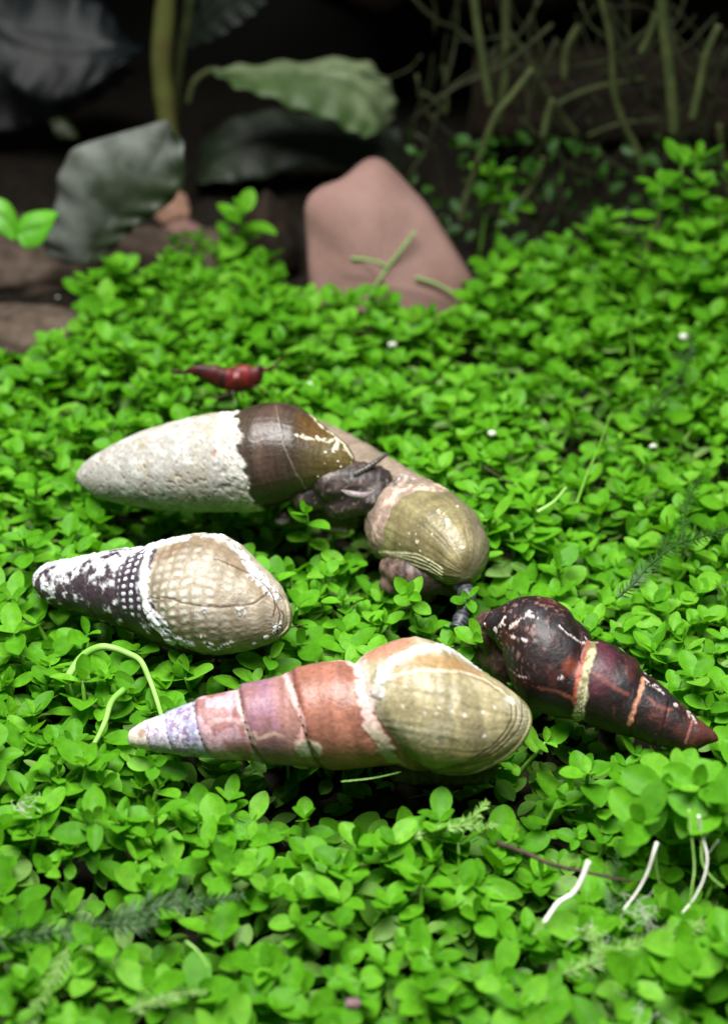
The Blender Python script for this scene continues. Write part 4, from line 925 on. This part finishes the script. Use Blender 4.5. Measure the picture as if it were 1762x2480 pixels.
frond([[(1360, 2360, .2), (1460, 2320, .3), (1560, 2275, .35), (1680, 2245, .4), (1790, 2215, .4)], [(1470, 2316, .3), (1440, 2280, .3), (1420, 2240, .3)]], 'palemoss', 'pale moss frond slanting up under the white roots', None, .2, .06, 7, 7)
frond([[(1480, 2220, .2), (1483, 2160, .3), (1490, 2110, .35), (1500, 2060, .4)]], 'moss', 'short dark moss tuft between the two white roots', None, .2, .05, 5, 8)
# fluff, snail-shell scraps, food pellet
def lump(name, px, py, z, r, mat, label, cat, seed, flat=(1, 1, .6), group=None, y=None):
    c = at_z(px, py, z) if y is None else at_y(px, py, y)
    bm = bmesh.new(); bmesh.ops.create_icosphere(bm, subdivisions=4, radius=1); V = np.array([v.co for v in bm.verts]); F = [[v.index for v in f.verts] for f in bm.faces]; bm.free()
    d = 1 + .55 * (fbm(V, 1.6, seed, 3) - .5) + .25 * (fbm(V, 5, seed + 3, 3) - .5)
    V = c + V * d[:, None] * np.array(flat) * r
    return obj(name, make_mesh(name, V, F, M[mat]), None, label, cat, group)
def fluff(px, py, z, r, n, label, seed):
    c = at_z(px, py, z); q = np.random.default_rng(seed); mb = MB()
    for _ in range(n):
        a = c + q.normal(0, r * .5, 3) * [1, 1, .5]; P = [a]; dr = q.normal(0, 1, 3)
        for k in range(5): dr = unit(dr + q.normal(0, .8, 3)); P.append(P[-1] + dr * r * .35)
        V, F = tube(spline(P, 10), .0045, 4, caps=False); mb.add(V, F)
    obj('fluff', mb.mesh('fluff', M['fuzz']), None, label, 'fluff')
fluff(1555, 2215, .25, .22, 26, 'white thread fluff tangled below the curved white root', 1)
fluff(1435, 2265, .2, .2, 14, 'faint white fluff on leaves below the broken root', 2)
fluff(1740, 2330, .3, .22, 16, 'white fluff near the right edge by the pale moss', 3)
fluff(55, 1950, .45, .16, 16, 'small white fluff on a leaf at the left edge', 4)
fluff(1555, 2450, .2, .2, 12, 'white fluff between leaves near the bottom right', 5)
V = np.array([[x, y, z] for x in (-1, 1) for y in (-1, 1) for z in (-1, 1)], float)
bm = bmesh.new(); bmesh.ops.create_cube(bm, size=1); bmesh.ops.bevel(bm, geom=list(bm.edges), offset=.16, segments=3, affect='EDGES')
me = bpy.data.meshes.new('food_pellet'); c = at_z(854, 2432, .85)
for v in bm.verts: v.co = Vector(((c[0] + v.co.x * .19), (c[1] + v.co.y * .14), (c[2] + v.co.z * .11))) * S
bm.to_mesh(me); bm.free(); me.materials.append(M['pellet']); obj('food_pellet', me, None, 'small purplish brown food pellet on the leaves at the bottom', 'pellet')
for i, (px, py, z) in enumerate([(1580, 1080, .3), (750, 930, .3), (1190, 1050, .25), (950, 835, .4), (1655, 815, .8), (1225, 600, 0), (140, 720, -.3)]):
    lab = ['grey white grit speck right of the moss strand', 'pale grit speck right of the red shrimp', 'whitish leaf scrap beside the green stalk', 'pale leaf scrap below the pink stone', 'white leaf scrap at the moss strand tip', 'cream pebble in the dark right of the stone', 'tiny white grit on the dark mulm'][i]
    lump('scrap', px, py, z, [.08, .07, .09, .11, .12, .22, .05][i], 'fuzz' if i != 5 else 'pebble', lab, 'scrap', 50 + i, (1, .8, .7))

# ------------------------------------------------------------------ background
def build_stone():
    y0 = 36.2
    out = [(738, 560), (735, 490), (760, 468), (830, 440), (868, 408), (900, 392), (935, 405), (985, 460), (1050, 530), (1095, 600), (1140, 670), (1168, 735), (1160, 800), (1000, 820), (780, 815), (748, 700)]
    q = np.array(out + out[:1], float); seg = np.r_[0, np.cumsum(np.linalg.norm(np.diff(q, axis=0), axis=1))]; k = 72
    uu = np.linspace(0, seg[-1], k, endpoint=False); O = np.stack([np.interp(uu, seg, q[:, i]) for i in (0, 1)], 1)
    O = (np.roll(O, 1, 0) + 2 * O + np.roll(O, -1, 0)) / 4; cen = np.array([925.0, 660.0]); V = []
    rings = [(0.02, -.62), (.2, -.6), (.4, -.55), (.6, -.48), (.78, -.38), (.9, -.25), (.97, -.1), (1, .15), (.99, .5), (.94, 1.0), (.85, 1.5), (.7, 1.9), (.45, 2.2), (.2, 2.3), (.02, 2.35)]
    for sc_, dy in rings:
        for x, y in cen + (O - cen) * sc_: V.append(at_y(x, y, y0 + .9 * (820 - y) / 430) + np.array([0, dy, 0]))
    V = np.array(V); F = grid_faces(len(rings), k, True)
    nn = (fbm(V, .8, 3) - .5) * .5 + (fbm(V, 4, 4) - .5) * .08; V[:, 1] += nn; V[:, 2] += nn * .3
    st = obj('stone', make_mesh('stone', V, F, M['stone']), None, 'pointed pinkish brown stone standing behind the carpet', 'stone')
    for pts in ([(885, 730), (930, 660), (975, 600), (1005, 560)], [(850, 625), (905, 632), (940, 648)], [(1005, 672), (1050, 685), (1100, 710)]):
        P = spline([at_y(x, y, y0 - .62 + .9 * (820 - y) / 430) for x, y in pts], 16); V, F = tube(P, .045, 5)
        obj('algae_thread', make_mesh('algae_thread', V, F, M['algae']), st)
build_stone()
def big_leaf(parent, A, B, yA, yB, mid, cA, cB, name='leaf', n=36, m=15, crinkle=.12, seed=0, bow=.3):
    """blade between two edge curves (pixels) standing at real distances yA, yB"""
    ea = spline([at_y(x, y, yA + (yA2 - yA) * 0) if False else at_y(x, y, yA) for x, y in A for yA2 in (yA,)], n); eb = spline([at_y(x, y, yB) for x, y in B], n)
    s = np.linspace(0, 1, m); P = ea[:, None] * (1 - s)[None, :, None] + eb[:, None] * s[None, :, None]
    nr = unit(np.cross(eb[n // 2] - ea[n // 2], ea[-1] - ea[0])); nr = nr if nr[2] > 0 else -nr
    u = np.linspace(0, 1, n)[:, None]
    edge = np.abs(s[None] - .5) * 2
    off = bow * (1 - edge ** 2) * np.sin(np.pi * u) * .6 + crinkle * edge ** 2 * np.sin(u * 42 + 3 * np.sin(s[None] * 3 + seed)) - .10 * np.exp(-((s[None] - mid) / .05) ** 2)
    off = off + .12 * (fbm(P, 1.6, seed) - .5)
    P = P + off[..., None] * nr
    nn = fbm(P, 1.2, seed + 3); C = mix(np.zeros(P.shape) + np.array(cA), np.array(cB), sstep(.3, .7, nn + .45 * (mid - s)[None]))  # pale sheen put into the colour of one half, other half kept darker
    C = mix(C, np.array(cA) * .45, np.exp(-((s[None] - mid) / .035) ** 2) * np.ones((n, 1)) * .8)
    V = P.reshape(-1, 3); V2 = V - nr * .035; k = len(V)
    F = grid_faces(n, m); F = np.vstack([F, F[:, ::-1] + k])
    bl = [i * m for i in range(n)] + [(n - 1) * m + j for j in range(1, m)] + [i * m + m - 1 for i in range(n - 2, -1, -1)] + [j for j in range(m - 2, 0, -1)]
    F = np.vstack([F, np.array([[bl[i], bl[(i + 1) % len(bl)], bl[(i + 1) % len(bl)] + k, bl[i] + k] for i in range(len(bl))])])
    CC = np.concatenate([C.reshape(-1, 3), np.full((k, 1), .5)], 1)
    return obj(name, make_mesh(name, np.vstack([V, V2]), F, M['bigleaf'], colors=np.vstack([CC, CC])), parent)
plant = empty('broad_leaf_plant', (*at_y(400, 330, 44)[:2], 0), 'dark broad-leaved plant with crinkled leaves in the shade behind the carpet', 'plant')
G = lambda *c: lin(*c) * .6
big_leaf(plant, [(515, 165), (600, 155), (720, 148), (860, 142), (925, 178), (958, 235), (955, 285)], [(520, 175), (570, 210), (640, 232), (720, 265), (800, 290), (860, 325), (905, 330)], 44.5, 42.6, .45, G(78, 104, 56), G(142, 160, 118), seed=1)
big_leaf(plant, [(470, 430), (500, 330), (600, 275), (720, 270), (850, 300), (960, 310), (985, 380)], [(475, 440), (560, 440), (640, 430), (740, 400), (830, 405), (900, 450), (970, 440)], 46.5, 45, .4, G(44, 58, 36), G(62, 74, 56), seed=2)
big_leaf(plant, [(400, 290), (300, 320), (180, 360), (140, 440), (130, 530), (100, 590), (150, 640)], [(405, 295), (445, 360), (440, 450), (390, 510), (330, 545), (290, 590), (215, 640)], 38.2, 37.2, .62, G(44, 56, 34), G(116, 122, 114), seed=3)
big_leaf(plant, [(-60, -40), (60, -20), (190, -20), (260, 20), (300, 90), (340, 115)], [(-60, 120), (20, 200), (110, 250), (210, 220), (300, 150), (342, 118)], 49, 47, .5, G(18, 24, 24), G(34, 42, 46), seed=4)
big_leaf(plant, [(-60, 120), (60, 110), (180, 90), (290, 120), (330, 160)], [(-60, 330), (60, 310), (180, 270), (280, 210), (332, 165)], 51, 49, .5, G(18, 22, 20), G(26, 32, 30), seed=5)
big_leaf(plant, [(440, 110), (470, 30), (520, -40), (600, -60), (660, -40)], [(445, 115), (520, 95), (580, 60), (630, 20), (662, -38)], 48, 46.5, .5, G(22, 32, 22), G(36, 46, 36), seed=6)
big_leaf(plant, [(120, 290), (150, 285), (180, 310), (190, 330)], [(125, 300), (140, 330), (165, 335), (192, 332)], 45, 44.5, .5, G(40, 52, 22), G(50, 62, 30), seed=7, crinkle=.03)
def bstem(name, pts, w, mat, parent=None, label=None, cat=None, group=None, y=44, dy=0):
    P = spline([at_y(px, py, y + dy * i) for i, (px, py) in enumerate(pts)], 24); r = w / 2 * y * 1.15 / FPX
    V, F = tube(P, r * (0.85 + .3 * fbm(P, 1.5, 3)), 8); return obj(name, make_mesh(name, V, F, M[mat]), parent, label, cat, group)
M['redstem'] = plain_mat('reddish_stem', (0.07, 0.03, 0.018), (0.10, 0.14, 0.03), 35, .5)
bstem('stem', [(408, -60), (398, 60), (392, 160), (402, 260), (410, 330), (420, 450), (430, 570)], 46, 'redstem', plant, y=44)
bstem('stem', [(470, -60), (450, 60), (430, 170), (420, 300)], 26, 'root', plant, y=45)
bstem('stem', [(455, 250), (470, 200), (500, 175), (530, 170)], 14, 'root', plant, y=44.6)
GR = 'dim roots hanging in the dark behind the carpet'
roots = [([(1140, -60), (1155, 60), (1170, 150), (1182, 230), (1186, 255)], 18, 40), ([(1225, -60), (1225, 60), (1222, 200), (1205, 300)], 20, 43), ([(1290, 165), (1240, 230), (1200, 280), (1165, 370), (1130, 470), (1115, 540)], 17, 39.5),
         ([(1440, -60), (1465, 40), (1480, 120), (1485, 220), (1510, 300), (1545, 370), (1560, 450)], 15, 41), ([(1600, -60), (1605, 60), (1615, 140), (1625, 230), (1632, 330)], 26, 39), ([(1740, 60), (1710, 130), (1690, 220), (1675, 290)], 19, 38.5),
         ([(1400, 60), (1370, 120), (1365, 190)], 16, 42), ([(1340, 240), (1325, 280), (1315, 330)], 18, 39), ([(1315, 380), (1300, 430), (1265, 485)], 15, 40), ([(1590, 30), (1570, 90), (1550, 128)], 17, 40.5), ([(1640, 460), (1600, 530), (1575, 590), (1545, 640)], 20, 36),
         ([(1220, 60), (1290, 160), (1340, 250), (1400, 330)], 11, 43), ([(1330, 260), (1430, 215), (1560, 190)], 11, 42.5), ([(1420, 330), (1500, 300), (1600, 290)], 9, 43), ([(1010, 220), (1050, 240), (1080, 270), (1075, 160)], 9, 45), ([(1500, 560), (1560, 565), (1600, 545)], 9, 37), ([(1740, 300), (1750, 400), (1770, 500)], 14, 40)]
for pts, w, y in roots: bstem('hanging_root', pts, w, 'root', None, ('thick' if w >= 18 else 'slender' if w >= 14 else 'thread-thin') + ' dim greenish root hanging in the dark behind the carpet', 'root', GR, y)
tq = np.random.default_rng(9); mb = MB()
for i in range(110):
    px, py, y = tq.uniform(960, 1800), tq.uniform(-40, 560), tq.uniform(41, 47.5); p = at_y(px, py, y); a = tq.uniform(-2.2, -.9) + (np.pi if tq.random() < .15 else 0); P = [p]
    for k in range(5): a += tq.normal(0, .28); P.append(P[-1] + np.array([math.cos(a), tq.normal(0, .25), math.sin(a)]) * tq.uniform(.4, .9))
    V, F = tube(spline(P, 14), tq.uniform(.03, .085) * np.linspace(1, .6, 14), 6); mb.add(V, F)
obj('root_tangle', mb.mesh('root_tangle', M['darkroot']), None, 'dim tangle of countless fine roots in front of the driftwood', 'roots', None, 'stuff')
mb = MB()
for i in range(260):
    px, py = tq.uniform(980, 1790), tq.uniform(330, 700); p = at_y(px, py, tq.uniform(38, 43)); v, f = LEAVES[i % 14]; R = frame(tq.normal(0, 1, 3), np.array([0, -.3, 1]) + tq.normal(0, .5, 3)); mb.add(p + v * tq.uniform(.3, .6) @ R.T, f)
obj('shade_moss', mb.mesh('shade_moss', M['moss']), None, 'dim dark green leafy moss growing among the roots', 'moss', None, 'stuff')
# driftwood, mulm mounds and pebbles
def log(name, pts, r, mat, label, seed):
    P = spline(pts, 50); n = 28; T = np.gradient(P, axis=0); V = []
    for i in range(50):
        t = unit(T[i]); a = unit(np.cross(t, [0, 0, 1.0])); b = np.cross(a, t)
        for j in range(n): w = 2 * np.pi * j / n; V.append(P[i] + r * (np.cos(w) * a + np.sin(w) * b))
    V = np.array(V); c = np.repeat(P, n, 0); d = V - c; V = c + d * (0.7 + .7 * fbm(V, .5, seed) + .12 * np.cos(np.arctan2(d[:, 2], d[:, 1]) * 9 + 3 * fbm(V, .7, seed + 2)))[:, None]
    F = [list(map(int, f)) for f in grid_faces(50, n, True)] + [list(range(n))[::-1], list(range(49 * n, 50 * n))]
    return obj(name, make_mesh(name, V, F, M[mat]), None, label, 'wood')
log('driftwood', [(-2, 53, 8.5), (6, 52, 8), (14, 51, 7.5), (26, 50, 9)], 4.2, 'wood', 'big dark brown driftwood log in the shade behind the roots', 5)
log('driftwood', [(4, 50, 1), (12, 49, 1.5), (24, 48, 1.2)], 1.9, 'wood', 'low dark driftwood branch lying behind the climbing sprigs', 8)
lump('stone', 60, 640, 0, 3.0, 'mulm', 'low brown mulm-covered stone at the far left', 'stone', 21, (1.5, .8, .45), None, 41)
lump('stone', 330, 640, 0, 2.6, 'mulm', 'flat brown mulm-covered stone below the hanging grey leaf', 'stone', 22, (1.6, .8, .35), None, 41.5)
lump('stone', 30, 810, 0, 1.6, 'mulm', 'pinkish brown debris mound at the left rim of the carpet', 'stone', 23, (1.5, .8, .4), None, 34.5)
lump('pebble', 418, 505, 0, .62, 'pebble', 'round tan pebble above the reddish one behind the carpet', 'pebble', 24, (1, 1, .85), None, 43.2)
lump('pebble', 440, 570, 0, .72, 'stone', 'reddish pebble under the round tan one', 'pebble', 25, (1, 1, .8), None, 42.8)
lump('pebble', 650, 600, 0, 1.2, 'wood', 'dark rounded lump in the shade beside the pink stone', 'pebble', 26, (.8, 1, 1.4), None, 40.5)
# two big green leaves at the far left edge
def edge_leaf(A, B, y, label):
    r = empty('large_leaf', (*at_y(*A[0], y)[:2], 0), label, 'leaf'); big_leaf(r, A, B, y + .3, y - .3, .5, np.array([.06, .24, .008]), np.array([.08, .28, .012]), 'blade', crinkle=.0, seed=9, bow=.15)
edge_leaf([(-40, 480), (0, 480), (30, 500), (50, 550), (40, 580)], [(-40, 560), (-10, 560), (10, 570), (30, 580), (38, 582)], 36, 'rounded bright green leaf cut off by the left edge')
edge_leaf([(35, 560), (60, 520), (110, 508), (142, 515)], [(40, 575), (60, 600), (100, 590), (140, 520)], 36, 'bright green leaf pair half in front of the grey leaf')
